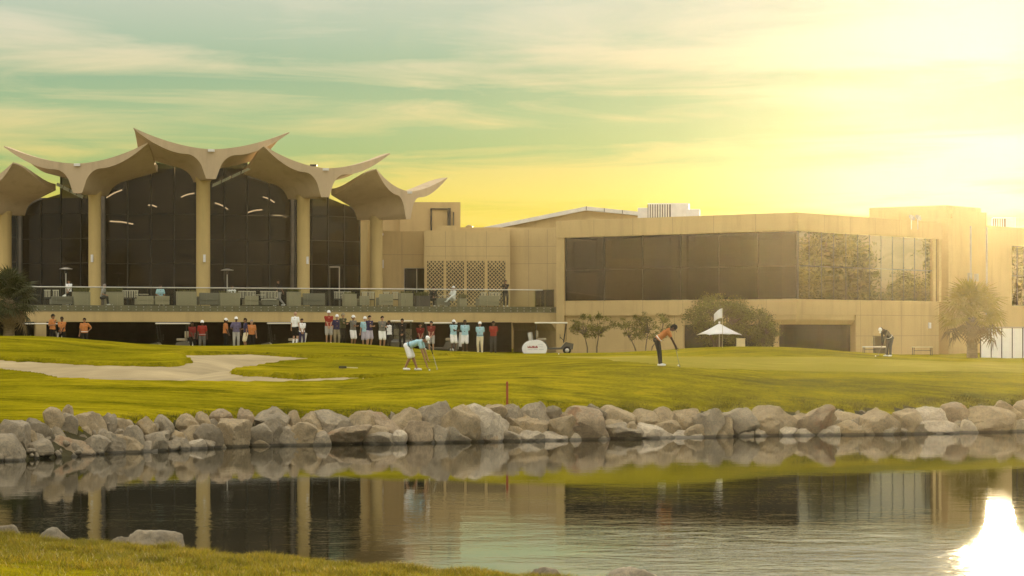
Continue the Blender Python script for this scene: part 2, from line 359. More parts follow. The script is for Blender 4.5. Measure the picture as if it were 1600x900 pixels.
me = grid_mesh('ground', AX, AY, ground_z); me.materials.append(LAWN); me.materials.append(EARTH)
cen = np.empty(len(me.polygons) * 3, np.float32); me.polygons.foreach_get('center', cen); cen = cen.reshape(-1, 3)
tt = cen[:, 1] - shore(cen[:, 0]); near = cen[:, 1] < 45
eb = np.where(near, cen[:, 2] < 0.32, tt < 2.35 + 0.25 * wav(cen[:, 0], cen[:, 1], 0.5))
me.polygons.foreach_set('material_index', eb.astype(np.int32))
ground = tag(link('ground', me), kind='structure')

bx = [bpoly[:, 0].min() - 1, bpoly[:, 0].max() + 1, bpoly[:, 1].min() - 1, bpoly[:, 1].max() + 1]
def sand_z(X, Y):
    d = sdf(bpoly, X, Y); return base(X, Y) - 0.03 - 0.42 * ss(d, 0.0, 3.2) + 0.035 * wav(X * .5, Y, 0.8) + 0.014 * wav(X * 2 + Y, Y * 2, 0.5)
sm = grid_mesh('bunker_sand', np.arange(bx[0], bx[1], 0.22), np.arange(bx[2], bx[3], 0.22), sand_z, lambda X, Y: sdf(bpoly, X, Y) > -0.25)
tag(link('bunker_sand', sm, SAND), kind='structure')

GPX = [(840, 556.8), (1000, 556.3), (1120, 558), (1250, 558.5), (1400, 562), (1560, 567), (1700, 569), (1750, 582), (1600, 583), (1400, 581), (1200, 578), (1060, 573), (960, 565), (880, 559)]
gpoly = np.array([hit(*q) for q in GPX])
gm = grid_mesh('putting_green', np.arange(gpoly[:, 0].min() - .5, gpoly[:, 0].max() + .5, 0.3), np.arange(gpoly[:, 1].min() - .5, gpoly[:, 1].max() + .5, 0.3),
               lambda X, Y: ground_z(X, Y, False) + 0.015 - 0.10 * ss(-sdf(gpoly, X, Y), 0.05, 0.4), lambda X, Y: sdf(gpoly, X, Y) > -0.3)
tag(link('putting_green', gm, GREEN), kind='structure')

def gzs(x, y): return float(ground_z(np.array([float(x)]), np.array([float(y)]))[0])

# ------------------------------------------------------------------ water
def water_mat():
    m = bpy.data.materials.new('water'); m.use_nodes = True; k = NT(m.node_tree)
    bs = k.n('ShaderNodeBsdfPrincipled', i_Roughness=0.015, i_IOR=1.36); bs.inputs['Base Color'].default_value = (0.018, 0.017, 0.008, 1)
    bs.inputs['Specular IOR Level'].default_value = 0.6
    out = k.n('ShaderNodeOutputMaterial'); k.l(bs.outputs[0], out.inputs[0]); geo = k.n('ShaderNodeNewGeometry')
    def nz(scale, det, sc):
        mp = k.n('ShaderNodeMapping'); mp.inputs['Scale'].default_value = sc; k.l(geo.outputs['Position'], mp.inputs[0])
        n = k.n('ShaderNodeTexNoise', i_Scale=scale, i_Detail=det, i_Roughness=0.55); k.l(mp.outputs[0], n.inputs['Vector']); return n.outputs['Fac']
    h = k.math('ADD', k.math('MULTIPLY', nz(1.1, 2, (0.8, 1, 1)), 0.6), k.math('ADD', k.math('MULTIPLY', nz(4.5, 3, (0.7, 1, 1)), 0.30), k.math('MULTIPLY', nz(17, 2, (0.6, 1, 1)), 0.05)))
    patch = k.ramp(nz(0.16, 3, (0.55, 1, 1)), [(0.40, 0.25), (0.64, 1.0)])
    sx = k.n('ShaderNodeSeparateXYZ'); k.l(geo.outputs['Position'], sx.inputs[0])
    bp = k.n('ShaderNodeBump', i_Distance=0.024); nr = k.ramp(k.math('DIVIDE', sx.outputs[1], 100.0), [(0.40, 0.8), (0.56, 0.26)])
    # a breeze ruffles the near right part of the pond
    wx = k.math('ADD', k.math('MULTIPLY', sx.outputs[0], 0.07), k.math('MULTIPLY', k.math('SUBTRACT', nz(0.22, 4, (0.5, 1, 1)), 0.5), 1.6))
    wy = k.ramp(k.math('DIVIDE', sx.outputs[1], 100.0), [(0.345, 1.0), (0.43, 0.0)], 'EASE')
    wind = k.math('MULTIPLY', k.ramp(wx, [(0.0, 0.0), (0.30, 1.0)], 'EASE'), wy)
    nr = k.math('ADD', nr, k.math('MULTIPLY', wind, 3.8))
    k.l(k.math('ADD', k.math('MULTIPLY', wind, 0.045), 0.015), bs.inputs['Roughness'])
    k.l(k.math('MULTIPLY', k.math('MULTIPLY', patch, 0.6), nr), bp.inputs['Strength']); k.l(h, bp.inputs['Height']); k.l(bp.outputs[0], bs.inputs['Normal'])
    MATS['water'] = m; return m
w = MB(); xs = [-195, -40, -20, 0, 20, 40, 195]; ys = [-20, 20, 50, 70, 98]
w.add([(x, y, 0) for y in ys for x in xs], [(j*7+i, j*7+i+1, j*7+i+8, j*7+i+7) for j in range(4) for i in range(6)])
tag(w.build('pond_water', water_mat(), fix=False), kind='structure')

# ------------------------------------------------------------------ boulders
def rock_mat(i, c, stain):
    m = bpy.data.materials.new('stone_%s' % i); m.use_nodes = True; k = NT(m.node_tree)
    bs = k.n('ShaderNodeBsdfPrincipled', i_Roughness=0.88); bs.inputs['Specular IOR Level'].default_value = 0.2
    out = k.n('ShaderNodeOutputMaterial'); k.l(bs.outputs[0], out.inputs[0]); geo = k.n('ShaderNodeNewGeometry'); tc = k.n('ShaderNodeTexCoord')
    def nz(scale, det, r=0.6, d=0.0):
        n = k.n('ShaderNodeTexNoise', i_Scale=scale, i_Detail=det, i_Roughness=r, i_Distortion=d); k.l(geo.outputs['Position'], n.inputs['Vector']); return n.outputs['Fac']
    a = nz(2.3, 6, 0.65); b = nz(9, 6, 0.7); s = nz(1.6, 4, 0.6, 1.0); cr = nz(3.5, 8, 0.75, 1.5)
    cc = k.mix(k.ramp(a, [(0.3, 0.0), (0.7, 1.0)]), tuple(x * y for x, y in zip(c, (.62, .56, .48))), tuple(x * y for x, y in zip(c, (1.08, 1.0, .88))))
    cc = k.mix(k.ramp(b, [(0.35, 0.55), (0.6, 0.0)]), cc, tuple(x * 0.6 for x in c))
    cc = k.mix(k.ramp(s, [(0.56, 0.0), (0.68, 0.7)]), cc, stain)
    cc = k.mix(k.ramp(cr, [(0.47, 0.0), (0.495, 0.55), (0.51, 0.55), (0.535, 0.0)]), cc, tuple(x * 0.35 for x in c))
    sz = k.n('ShaderNodeSeparateXYZ'); k.l(geo.outputs['Position'], sz.inputs[0])
    wet = k.ramp(k.math('ADD', sz.outputs[2], k.math('MULTIPLY', b, 0.06)), [(0.075, 1.0), (0.12, 0.0)])     # tide mark just above the water
    cc = k.mix(wet, cc, tuple(x * 0.28 for x in c))
    k.l(cc, bs.inputs['Base Color'])
    bp = k.n('ShaderNodeBump', i_Strength=0.75, i_Distance=0.06)
    k.l(k.math('ADD', k.math('MULTIPLY', a, 0.7), k.math('ADD', k.math('MULTIPLY', b, 0.4), k.math('MULTIPLY', nz(34, 3), 0.12))), bp.inputs['Height']); k.l(bp.outputs[0], bs.inputs['Normal'])
    return m
ROCKM = {'grey': rock_mat('grey', (0.37, 0.325, 0.245), (0.22, 0.19, 0.13)), 'tan': rock_mat('tan', (0.43, 0.355, 0.235), (0.33, 0.23, 0.11)),
         'rust': rock_mat('rust', (0.40, 0.325, 0.225), (0.30, 0.155, 0.075)), 'pale': rock_mat('pale', (0.56, 0.50, 0.395), (0.36, 0.30, 0.2)), 'dark': rock_mat('dark', (0.27, 0.235, 0.175), (0.16, 0.14, 0.09))}
_ico = {}
def ico(sub):
    if sub not in _ico:
        b = bmesh.new(); bmesh.ops.create_icosphere(b, subdivisions=sub, radius=1)
        b.verts.ensure_lookup_table(); _ico[sub] = (np.array([v.co[:] for v in b.verts]), [[v.index for v in f.verts] for f in b.faces]); b.free()
    return _ico[sub]
def rock_mesh(seed, dims, tilt=0.0, sub=4, name='boulder'):
    V, Fc = ico(sub); r = np.random.RandomState(seed)
    n = r.randint(9, 14); N = r.normal(size=(n, 3)); N /= np.linalg.norm(N, axis=1)[:, None]; D = r.uniform(0.52, 0.95, n)
    q = np.maximum(V @ N.T, 1e-3); rad = D[None] / q; rad = np.minimum(rad, 1.3)
    kk = 46.0; rr = -np.log(np.exp(-kk * rad).sum(1) + np.exp(-kk * 1.15)) / kk
    P_ = V * rr[:, None]
    off = r.uniform(0, 50, 3)
    disp = np.array([mnoise.fractal(Vector(p * 1.5 + off), 0.9, 2.1, 5) for p in P_]) * 0.075 - np.abs(np.array([mnoise.noise(Vector(p * 2.6 + off * 2)) for p in P_])) * 0.10 + np.array([mnoise.noise(Vector(p * 7 + off)) for p in P_]) * 0.02
    P_ = P_ + V * disp[:, None]
    if tilt:
        c, s = math.cos(tilt), math.sin(tilt); P_ = P_ @ np.array([[c, 0, s], [0, 1, 0], [-s, 0, c]])
    lo, hi = P_.min(0), P_.max(0); P_ = (P_ - (lo + hi) / 2) / (hi - lo) * np.array(dims)
    me = bpy.data.meshes.new(name); me.from_pydata(P_.tolist(), [], Fc); me.polygons.foreach_set('use_smooth', [True] * len(Fc)); me.update(); return me
# x0, y0, x1, y1 in photo pixels, tone, tilt
ROCKS = [(-10,656,40,695,'grey',0),(33,654,82,694,'dark',.3),(70,637,98,662,'tan',.5),(78,646,118,686,'grey',0),(98,633,114,660,'tan',.1),(116,644,164,692,'tan',0),(156,646,181,682,'grey',0),(172,654,208,682,'tan',.2),(187,665,222,698,'grey',.2),
 (-14,678,34,723,'grey',.3),(34,686,80,718,'grey',0),(68,681,141,715,'rust',.1),(138,686,190,712,'dark',.3),(172,680,220,709,'tan',.6),
 (210,651,243,682,'tan',0),(241,649,269,670,'grey',0),(216,676,258,705,'grey',0),(242,662,272,688,'rust',0),(210,690,243,707,'pale',.1),(277,647,307,668,'tan',0),(272,662,311,692,'rust',0),(256,688,281,706,'grey',.4),(264,685,294,705,'grey',.3),(291,687,321,704,'pale',.2),(305,644,328,666,'tan',0),(318,655,352,691,'grey',.5),(307,663,345,695,'dark',.7),(312,683,334,703,'grey',0),(330,690,356,703,'tan',0),(328,640,361,660,'rust',0),(342,655,388,701,'tan',0),(371,638,395,668,'rust',.1),
 (388,662,434,700,'grey',.5),(401,636,448,672,'grey',.4),(408,655,440,690,'dark',.8),(448,642,471,667,'tan',0),(432,667,466,698,'grey',.2),(451,660,492,698,'tan',.5),(396,685,423,701,'tan',0),(470,644,507,679,'tan',.4),(489,641,541,671,'grey',.1),(478,675,515,698,'grey',.2),(511,664,574,697,'rust',0),
 (545,643,582,674,'tan',0),(574,642,624,679,'rust',0),(572,676,613,695,'grey',.1),(611,637,655,677,'tan',.1),(609,673,634,694,'pale',.2),(650,627,700,678,'grey',.2),(637,658,673,693,'rust',.3),(670,665,701,692,'grey',.1),(695,633,746,689,'tan',.7),(695,668,733,691,'grey',0),(728,631,789,688,'pale',.75),(741,674,775,691,'rust',.1),
 (757,633,790,655,'tan',0),(788,632,815,649,'grey',0),(777,641,833,680,'tan',.3),(786,673,815,689,'grey',0),(816,628,862,678,'grey',.3),(850,635,877,655,'dark',0),(814,673,848,689,'pale',.1),(861,648,910,682,'tan',0),(876,635,944,679,'rust',.5),(846,675,885,688,'pale',0),(884,677,906,687,'pale',0),(903,671,949,687,'grey',.1),(913,632,945,652,'dark',0),
 (938,634,989,677,'tan',.1),(945,661,999,686,'grey',0),(975,659,1000,680,'tan',.1),(985,639,1027,670,'tan',.2),(1015,636,1055,668,'tan',.4),(998,661,1051,685,'pale',0),(1051,639,1090,671,'tan',.4),(1071,664,1107,683,'tan',0),(1050,673,1096,684,'pale',0),(1087,639,1128,675,'grey',0),(1106,665,1145,682,'tan',.1),(1126,653,1143,674,'tan',0),
 (1128,638,1181,680,'grey',.2),(1141,667,1175,681,'pale',0),(1173,634,1243,676,'tan',.05),(1178,669,1204,681,'pale',.1),(1207,667,1242,681,'pale',0),(1244,633,1303,678,'rust',.1),(1240,668,1274,679,'pale',0),(1275,671,1301,679,'pale',0),(1291,666,1313,679,'pale',0),(1300,643,1357,661,'tan',0),(1299,657,1346,675,'tan',0),(1315,665,1352,678,'pale',.1),
 (1347,638,1403,671,'tan',0),(1348,656,1371,677,'tan',.3),(1357,660,1403,677,'pale',.1),(1398,639,1437,671,'tan',.5),(1401,654,1444,677,'pale',.4),(1435,636,1475,663,'pale',.3),(1438,658,1494,677,'pale',.1),(1469,629,1512,660,'rust',0),(1499,656,1526,676,'pale',0),(1510,635,1580,676,'tan',.35),(1543,626,1587,650,'tan',.1),(1564,643,1588,671,'tan',.2),(1579,655,1612,676,'pale',0),(1584,625,1625,659,'tan',0),(98,666,152,702,'tan',.2),(58,664,102,698,'grey',.1),(150,670,192,702,'grey',.3),(22,668,60,698,'tan',.2),(114,680,166,710,'grey',.2),(1618,628,1662,660,'tan',.2),(1606,654,1650,675,'pale',.1),(1655,630,1705,662,'grey',.1),(1646,652,1690,674,'tan',.2),(-58,655,-8,696,'tan',.1),(-62,684,-12,726,'grey',.2)]
ORD = ['zeroth', 'first', 'second', 'third', 'fourth', 'fifth', 'sixth', 'seventh', 'eighth', 'ninth', 'tenth', 'eleventh', 'twelfth', 'thirteenth', 'fourteenth', 'fifteenth', 'sixteenth', 'seventeenth', 'eighteenth', 'nineteenth']
TENS = {20: ('twentieth', 'twenty'), 30: ('thirtieth', 'thirty'), 40: ('fortieth', 'forty'), 50: ('fiftieth', 'fifty'), 60: ('sixtieth', 'sixty'), 70: ('seventieth', 'seventy'), 80: ('eightieth', 'eighty')}
def ordinal(n):
    if n < 20: return ORD[n]
    t = n // 10 * 10
    return TENS[t][0] if n == t else TENS[t][1] + '-' + ORD[n - t]
TONE = {'grey': 'grey', 'tan': 'tan', 'rust': 'rust stained', 'pale': 'pale whitish', 'dark': 'dark grey'}
rows = {True: [], False: []}
for i, rk in enumerate(ROCKS):
    xc = (rk[0] + rk[2]) / 2; X0 = gx(xc, 72); wl = HZ + CAMH * F / float(shore(gx(xc, float(shore(X0)))))
    rows[rk[3] > wl - 9].append((xc, i))
rank = {}
for low, lst in rows.items():
    for n, (xc, i) in enumerate(sorted(lst)): rank[i] = (low, n + 1)
for i, (x0, y0, x1, y1, tone, tilt) in enumerate(ROCKS):
    low, n = rank[i]; xc = (x0 + x1) / 2; Ys = float(shore(gx(xc, float(shore(gx(xc, 72))))))
    wd = (x1 - x0) / F; dp = min(max((x1 - x0) * Ys / F * 0.85, 0.35), 1.25)
    Y = Ys + (dp * 0.42 if low else 1.15 + dp * 0.15)
    wm = (x1 - x0) * Y / F * 1.24; zt = gz(y0 - 1.5, Y); zb = -0.25 if low else gz(y1, Y) - 0.32
    hm = zt - zb
    rme = rock_mesh(100 + i, (wm, dp * 1.1, hm), tilt, 4 if wm > 0.55 else 3); smooth_by_angle(rme, 24); o = link('boulder', rme, ROCKM[tone])
    o.location = (gx(xc, Y), Y, (zt + zb) / 2); o.rotation_euler = (0, 0, 0)
    size = 'large' if wm > 0.95 else 'small' if wm < 0.55 else 'medium'
    shp = 'upright' if hm > wm * 1.15 else 'flat' if hm < wm * 0.55 else 'slanting' if tilt > .45 else 'blocky'
    tag(o, '%s %s %s boulder, %s from left in the shore wall %s row' % (size, TONE[tone], shp, ordinal(n), 'waterline' if low else 'upper'), 'boulder', 'boulders along the far shore')
frr = random.Random(91); nf = 0; pxf = -50.0
while pxf < 1690:
    nf += 1; w_ = frr.uniform(22, 40); tone = frr.choice(['grey', 'tan', 'dark', 'grey', 'tan']); Ys = float(shore(gx(pxf, float(shore(gx(pxf, 72)))))); Y = Ys + .82
    wm = w_ * Y / F * 1.2; zt = frr.uniform(.42, .72); zb = -.1; rme = rock_mesh(500 + nf, (wm, .55, zt - zb), frr.uniform(0, .6), 3); smooth_by_angle(rme, 24)
    o = link('boulder', rme, ROCKM[tone]); o.location = (gx(pxf, Y), Y, (zt + zb) / 2)
    tag(o, '%s boulder wedged between the two rows of the shore wall, %s from left' % (TONE[tone], ordinal(nf)), 'boulder', 'boulders along the far shore'); pxf += w_ * (.95 if pxf < 480 else 1.3)
for i, (x0, y0, x1, y1, Y, tone, lab) in enumerate([(-30,819,34,850,36.4,'grey','grey boulder at the near bank, cut by the left picture edge'), (56,823,118,852,36.0,'grey','low pointed grey boulder behind the near grass bank'), (172,838,212,858,34.9,'dark','small dark boulder touching a larger one behind the near grass'), (203,827,287,862,34.6,'grey','large domed grey boulder behind the near grass bank'),
        (813,885,898,930,29.6,'dark','left of two boulders at the bottom edge before the bright water'), (935,885,1032,930,29.3,'grey','right of two boulders at the bottom edge before the bright water')]):
    wm = (x1 - x0) * Y / F * 1.05; zt = gz(y0, Y); zb = -0.25
    o = link('boulder', rock_mesh(300 + i, (wm, wm * 0.8, zt - zb), 0.15, 5), ROCKM[tone]); o.location = (gx((x0 + x1) / 2, Y), Y, (zt + zb) / 2)
    tag(o, lab, 'boulder', 'boulders along the near bank')

rb = MB(); V3, F3 = ico(2); rr_ = np.random.RandomState(17)
for i in range(420):
    x = rr_.uniform(-17, 19); t_ = rr_.uniform(0.15, 2.1); y = float(shore(x)) + t_; sz = rr_.uniform(.05, .16); N_ = rr_.normal(size=(8, 3)); N_ /= np.linalg.norm(N_, axis=1)[:, None]
    rad = np.minimum((rr_.uniform(.55, .95, 8)[None] / np.maximum(V3 @ N_.T, .05)).min(1), 1.2); Q = V3 * rad[:, None] * sz * rr_.uniform(.6, 1.3, 3)
    rb.add(Q + np.array([x, y, gzs(x, y) + sz * .3 + rr_.uniform(0, .12)]), F3)
tag(rb.build('rubble', ROCKM['grey'], fix=False), 'small broken stones filling the gaps between the shore boulders', 'rubble', kind='stuff')

# ------------------------------------------------------------------ grass blades
def blades(name, pts, hts, wid, m, seed, lean=0.5):
    r = np.random.RandomState(seed); n = len(pts); pts = np.asarray(pts); a = r.uniform(0, 2 * np.pi, n); ln = r.normal(0, lean, (n, 2)) * hts[:, None]
    dx = np.c_[np.cos(a), np.sin(a), np.zeros(n)] * (wid[:, None] / 2); top = pts + np.c_[ln, hts]
    V = np.stack([pts - dx, pts + dx, top], 1).reshape(-1, 3)
    me = bpy.data.meshes.new(name); me.vertices.add(3 * n); me.vertices.foreach_set('co', V.ravel().astype(np.float32))
    me.loops.add(3 * n); me.loops.foreach_set('vertex_index', np.arange(3 * n, dtype=np.int32)); me.polygons.add(n); me.polygons.foreach_set('loop_start', np.arange(0, 3 * n, 3, dtype=np.int32))
    me.update(calc_edges=True)
    at = me.color_attributes.new('tone', 'FLOAT_COLOR', 'POINT'); t = np.repeat(r.uniform(0.4, 1.5, n), 3); d = np.repeat(r.uniform(0.85, 1.25, n), 3)
    at.data.foreach_set('color', np.stack([t * d, t, t * 0.9, np.ones_like(t)], -1).ravel().astype(np.float32))
    o = link(name, me, m); return o
BLADE = mat('grass_blade', (0.20, 0.19, 0.018), 0.6, 0.25, 0.8, attr='tone', spec=0.2, world_co=True, sub=0.35, c2=(0.30, 0.24, 0.02))
ROUGH = mat('rough_blade', (0.085, 0.085, 0.012), 0.7, 0.3, 0.6, attr='tone', spec=0.15, world_co=True, sub=0.25, c2=(0.14, 0.12, 0.018))
r_ = np.random.RandomState(3); n = 260000
X = r_.uniform(-9.0, 1.5, n); s = np.abs(r_.normal(0, 3.2, n)) - 0.5; Y = bank_line(X) - s; kp = (np.abs(X) < Y * 0.225) & (Y > 22.5); X, Y = X[kp], Y[kp]
Z = ground_z(X, Y); clump = wav(X, Y, 0.28) * 0.5 + wav(X + 3, Y, .7) * 0.5
kp = (r_.uniform(-0.9, 0.9, len(X)) < clump) & (Z > 0.25); X, Y, Z = X[kp], Y[kp], Z[kp]
h = r_.uniform(0.025, 0.085, len(X)) * (1 + 0.6 * wav(X, Y, 0.28)[:])
tag(blades('near_grass', np.c_[X, Y, Z - 0.004], h, r_.uniform(0.005, 0.011, len(X)), BLADE, 5, 0.7), 'short sunlit grass covering the near bank', 'grass', kind='stuff')
n = 60000; X = r_.uniform(-19, 21, n); t = r_.normal(2.6, 0.45, n); Y = shore(X) + t; Z = ground_z(X, Y)
tag(blades('shore_rough', np.c_[X, Y, Z - 0.01], r_.uniform(0.02, 0.075, n) * (1.2 + .8 * wav(X, Y, .5)), r_.uniform(0.006, 0.014, n), ROUGH, 6, 0.6), 'rough grass fringe between the lawn and the shore boulders', 'grass', kind='stuff')

# ------------------------------------------------------------------ buildings
def wall_mat(name, c, joint=(2.4, 1.2)):
    m = bpy.data.materials.new(name); m.use_nodes = True; k = NT(m.node_tree)
    bs = k.n('ShaderNodeBsdfPrincipled', i_Roughness=0.85); bs.inputs['Specular IOR Level'].default_value = 0.2
    out = k.n('ShaderNodeOutputMaterial'); k.l(bs.outputs[0], out.inputs[0]); geo = k.n('ShaderNodeNewGeometry')
    def nz(scale, det, sc=(1, 1, 1)):
        mp = k.n('ShaderNodeMapping'); mp.inputs['Scale'].default_value = sc; k.l(geo.outputs['Position'], mp.inputs[0])
        n = k.n('ShaderNodeTexNoise', i_Scale=scale, i_Detail=det, i_Roughness=0.6); k.l(mp.outputs[0], n.inputs['Vector']); return n.outputs['Fac']
    big = nz(0.25, 3); streak = nz(1.6, 5, (1, 1, 0.12)); fine = nz(9, 5)
    cc = k.mix(k.ramp(big, [(0.35, 0.0), (0.65, 1.0)]), tuple(x * 0.93 for x in c), tuple(x * 1.05 for x in c))
    cc = k.mix(k.ramp(streak, [(0.50, 0.0), (0.72, 0.5)]), cc, tuple(x * 0.70 for x in c))
    cc = k.mix(k.ramp(fine, [(0.4, 0.10), (0.6, 0.0)]), cc, tuple(x * 0.7 for x in c))
    k.l(cc, bs.inputs['Base Color'])
    bp = k.n('ShaderNodeBump', i_Strength=0.25, i_Distance=0.02); k.l(nz(22, 4), bp.inputs['Height']); k.l(bp.outputs[0], bs.inputs['Normal'])
    MATS[name] = m; return m
WALL = wall_mat('beige_render', (0.53, 0.39, 0.185))
SHELL = wall_mat('shell_concrete', (0.51, 0.395, 0.255))
STEEL = mat('steel', (0.55, 0.53, 0.48), 0.3, 0.1, 5, metal=0.8)
DARKM = mat('dark_frame', (0.03, 0.027, 0.022), 0.5, 0.15, 5)
WHITE = mat('white_metal', (0.72, 0.70, 0.66), 0.5, 0.08, 3)
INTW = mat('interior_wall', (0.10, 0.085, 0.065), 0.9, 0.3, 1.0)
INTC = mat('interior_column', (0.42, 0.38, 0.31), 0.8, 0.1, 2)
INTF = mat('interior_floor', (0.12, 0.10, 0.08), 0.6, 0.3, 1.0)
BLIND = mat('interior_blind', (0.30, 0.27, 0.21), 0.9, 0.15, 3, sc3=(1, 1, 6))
LAMPE = mat('lamp_glow', (1.0, 0.86, 0.62), 0.5, 0.02, 3, emit=6.0)
GLASS = glass_mat('tinted_glass', (0.26, 0.235, 0.20), 1.42, gl=(0.62, 0.60, 0.56), wav=0.05)
MIRROR = glass_mat('mirror_glass', (0.16, 0.13, 0.09), 6.5, gl=(1.0, 0.93, 0.78), wav=0.12)
CLEARG = glass_mat('clear_glass', (0.92, 0.94, 0.90), 1.25, gl=(0.8, 0.85, 0.8))
STRIPG = glass_mat('clerestory_glass', (0.75, 0.85, 0.78), 6.0, gl=(0.9, 1.0, 0.93))
TILE = mat('terrace_floor', (0.33, 0.28, 0.2), 0.7, 0.15, 2)

class Frame:
    def __init__(s, O, U):
        s.O = Vector((O[0], O[1], 0)); s.U = Vector((U[0], U[1], 0)).normalized(); s.N = Vector((s.U.y, -s.U.x, 0))
        if s.N.y > 0: s.N = -s.N
    def __call__(s, u, d, z): return s.O + s.U * u + s.N * d + Vector((0, 0, z))
    def u_at(s, px, d=0.0):                  # where the pixel column crosses this wall line
        k_ = (px - 800) / F; O = s.O + s.N * d; return (O.x - k_ * O.y) / (k_ * s.U.y - s.U.x)
    def z_at(s, px, py, d=0.0):
        p = s(s.u_at(px, d), d, 0); return gz(py, p.y)

# ---- right wing
Y0 = 146.0; CX = gx(1245, Y0); ZB = 1.2
L = Frame((CX, Y0), (-0.78, 0.624)); RT = Frame((CX, Y0), (0.624, 0.78))
zt, zw1, zw0, zl, zo = gz(332, Y0), gz(360.5, Y0), gz(467, Y0), gz(491.5, Y0), gz(507, Y0)
UL, UR = L.u_at(882), RT.u_at(1467); UF = L.u_at(870)
base_r = (CX, Y0, 2.0)
rw = thing('office_wing', 'long beige wing with ribbon windows, dark on the left face, mirrored on the right', 'building', base_r)
def part(name, m, parent, off, *boxes):
    b = MB()
    for fr, *a in boxes: b.frame(fr, *a)
    return b.build(name, m, parent, off)
DEP = -17.0
part('fascia', WALL, rw, base_r, (L, -0.12, UF, -0.6, 0.12, zw1, zt), (RT, 0.48, UR + 0.3, -0.6, 0.12, zw1, zt))
part('roof_deck', TILE, rw, base_r, (L, 0.6, UF, DEP, -0.6, zw1 + 0.05, zw1 + 0.5))
part('sill_band', WALL, rw, base_r, (L, 0, UL, -0.6, 0.0, zl, zw0), (L, UL, UF, -0.6, 0.05, ZB, zw1))
part('lower_wall', WALL, rw, base_r, (L, L.u_at(1213), L.u_at(1065), -0.9, -0.22, zo, zl), (L, L.u_at(1065), UL, -0.9, -0.22, ZB, zl), (L, L.u_at(1213), L.u_at(1205), -0.9, -0.22, ZB, zo))
uo = RT.u_at(1337)
part('right_wall', WALL, rw, base_r, (RT, 0.61, uo, -0.5, 0.0, zl, zw0), (RT, uo, UR, -0.5, 0.0, ZB, zw0), (RT, UR - 0.05, UR + 0.3, -0.6, 0.02, zw0, zw1))
lt = MB()                                    # splayed lintel over the corner opening
for (u0, u1, fr) in ((0.0, uo - 0.02, RT), (0.0, L.u_at(1206), L)):
    ps = [fr(-d if u is None else u, d, z) for u in (None, u1) for d, z in ((-0.06, zl - 0.003), (-0.06, zl - 0.30), (-0.26, zo), (-0.42, zo), (-0.42, zl - 0.003))]
    lt.add(ps, [(0,1,2,3,4), (9,8,7,6,5)] + [(i, i+5, (i+1) % 5 + 5, (i+1) % 5) for i in range(5)])
lt.build('lintel', WALL, rw, base_r)
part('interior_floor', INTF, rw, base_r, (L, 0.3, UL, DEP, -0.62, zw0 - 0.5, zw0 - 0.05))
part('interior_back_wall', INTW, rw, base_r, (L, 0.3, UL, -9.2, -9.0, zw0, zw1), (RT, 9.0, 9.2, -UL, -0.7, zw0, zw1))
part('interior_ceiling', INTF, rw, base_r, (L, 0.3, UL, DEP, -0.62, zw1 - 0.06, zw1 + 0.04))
part('back_wall', WALL, rw, base_r, (L, -0.0, UF, DEP - 0.4, DEP, ZB, zt))
for px0, px1 in ((935, 942.5), (1050, 1060.5), (1063, 1073.5), (1223, 1244)):
    part('interior_column', INTC, rw, base_r, (L, L.u_at(px1, -0.55), L.u_at(px0, -0.55), -0.72, -0.45, zw0, zw1 - 0.07))
for px0, px1, f0, f1 in ((890, 925, .45, .95), (950, 1040, .66, .97), (1080, 1150, .7, .97)):
    part('blind', BLIND, rw, base_r, (L, L.u_at(px1, -1), L.u_at(px0, -1), -1.5, -1.46, zw0 + (zw1 - zw0) * f0, zw0 + (zw1 - zw0) * f1))
wz = zw0 + (zw1 - zw0) * 0.49
lb = [L.u_at(p) for p in (882.5, 943, 1003, 1062, 1122, 1183, 1244.6)]
for i in range(6):
    for z0, z1 in ((zw0, wz), (wz, zw1)):
        part('window_pane', GLASS, rw, base_r, (L, lb[i+1] + .02, lb[i] - .02, -0.14, -0.10, z0 + .02, z1 - .02))
rb = np.linspace(RT.u_at(1246.5), RT.u_at(1465), 13)
for i in range(12):
    for z0, z1 in ((zw0, wz), (wz, zw1)):
        p_ = part('window_pane', MIRROR, rw, base_r, (RT, rb[i] + .015, rb[i+1] - .015, -0.14, -0.10, z0 + .015, z1 - .015))
mm = MB()
for u in lb: mm.frame(L, u - .025, u + .025, -0.16, -0.07, zw0, zw1)
for u in rb[1:]: mm.frame(RT, u - .018, u + .018, -0.16, -0.085, zw0, zw1)
mm.frame(L, lb[6], lb[0], -0.17, -0.075, wz - .035, wz + .035); mm.frame(RT, rb[0], rb[-1], -0.17, -0.08, wz - .03, wz + .03)
mm.frame(L, -0.02, 0.05, -0.2, -0.02, zw0, zw1)
build_boxes(mm, 'mullion', DARKM, rw, base_r)
for u0, u1 in zip(np.linspace(0.2, uo - .1, 5)[:-1], np.linspace(0.2, uo - .1, 5)[1:]):
    part('ground_floor_pane', GLASS, rw, base_r, (RT, u0 + .02, u1 - .02, -0.36, -0.33, ZB, zo))
part('ground_floor_pane', GLASS, rw, base_r, (L, 0.2, L.u_at(1206), -0.36, -0.33, ZB, zo))
a_, b_ = L.u_at(1213), L.u_at(1065)
for i in range(3): part('ground_floor_pane', GLASS, rw, base_r, (L, a_ + (b_ - a_) * i / 3 + .03, a_ + (b_ - a_) * (i + 1) / 3 - .03, -0.36, -0.33, ZB, zo))
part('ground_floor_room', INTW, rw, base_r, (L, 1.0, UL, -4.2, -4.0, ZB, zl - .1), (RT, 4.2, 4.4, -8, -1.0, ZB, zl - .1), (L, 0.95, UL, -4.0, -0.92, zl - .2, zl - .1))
wl = MB(); wl.frame(RT, RT.u_at(1450), RT.u_at(1453), 0.0, 0.10, gz(513, 158), gz(504, 158)); wl.build('wall_lamp', WHITE, rw, base_r)

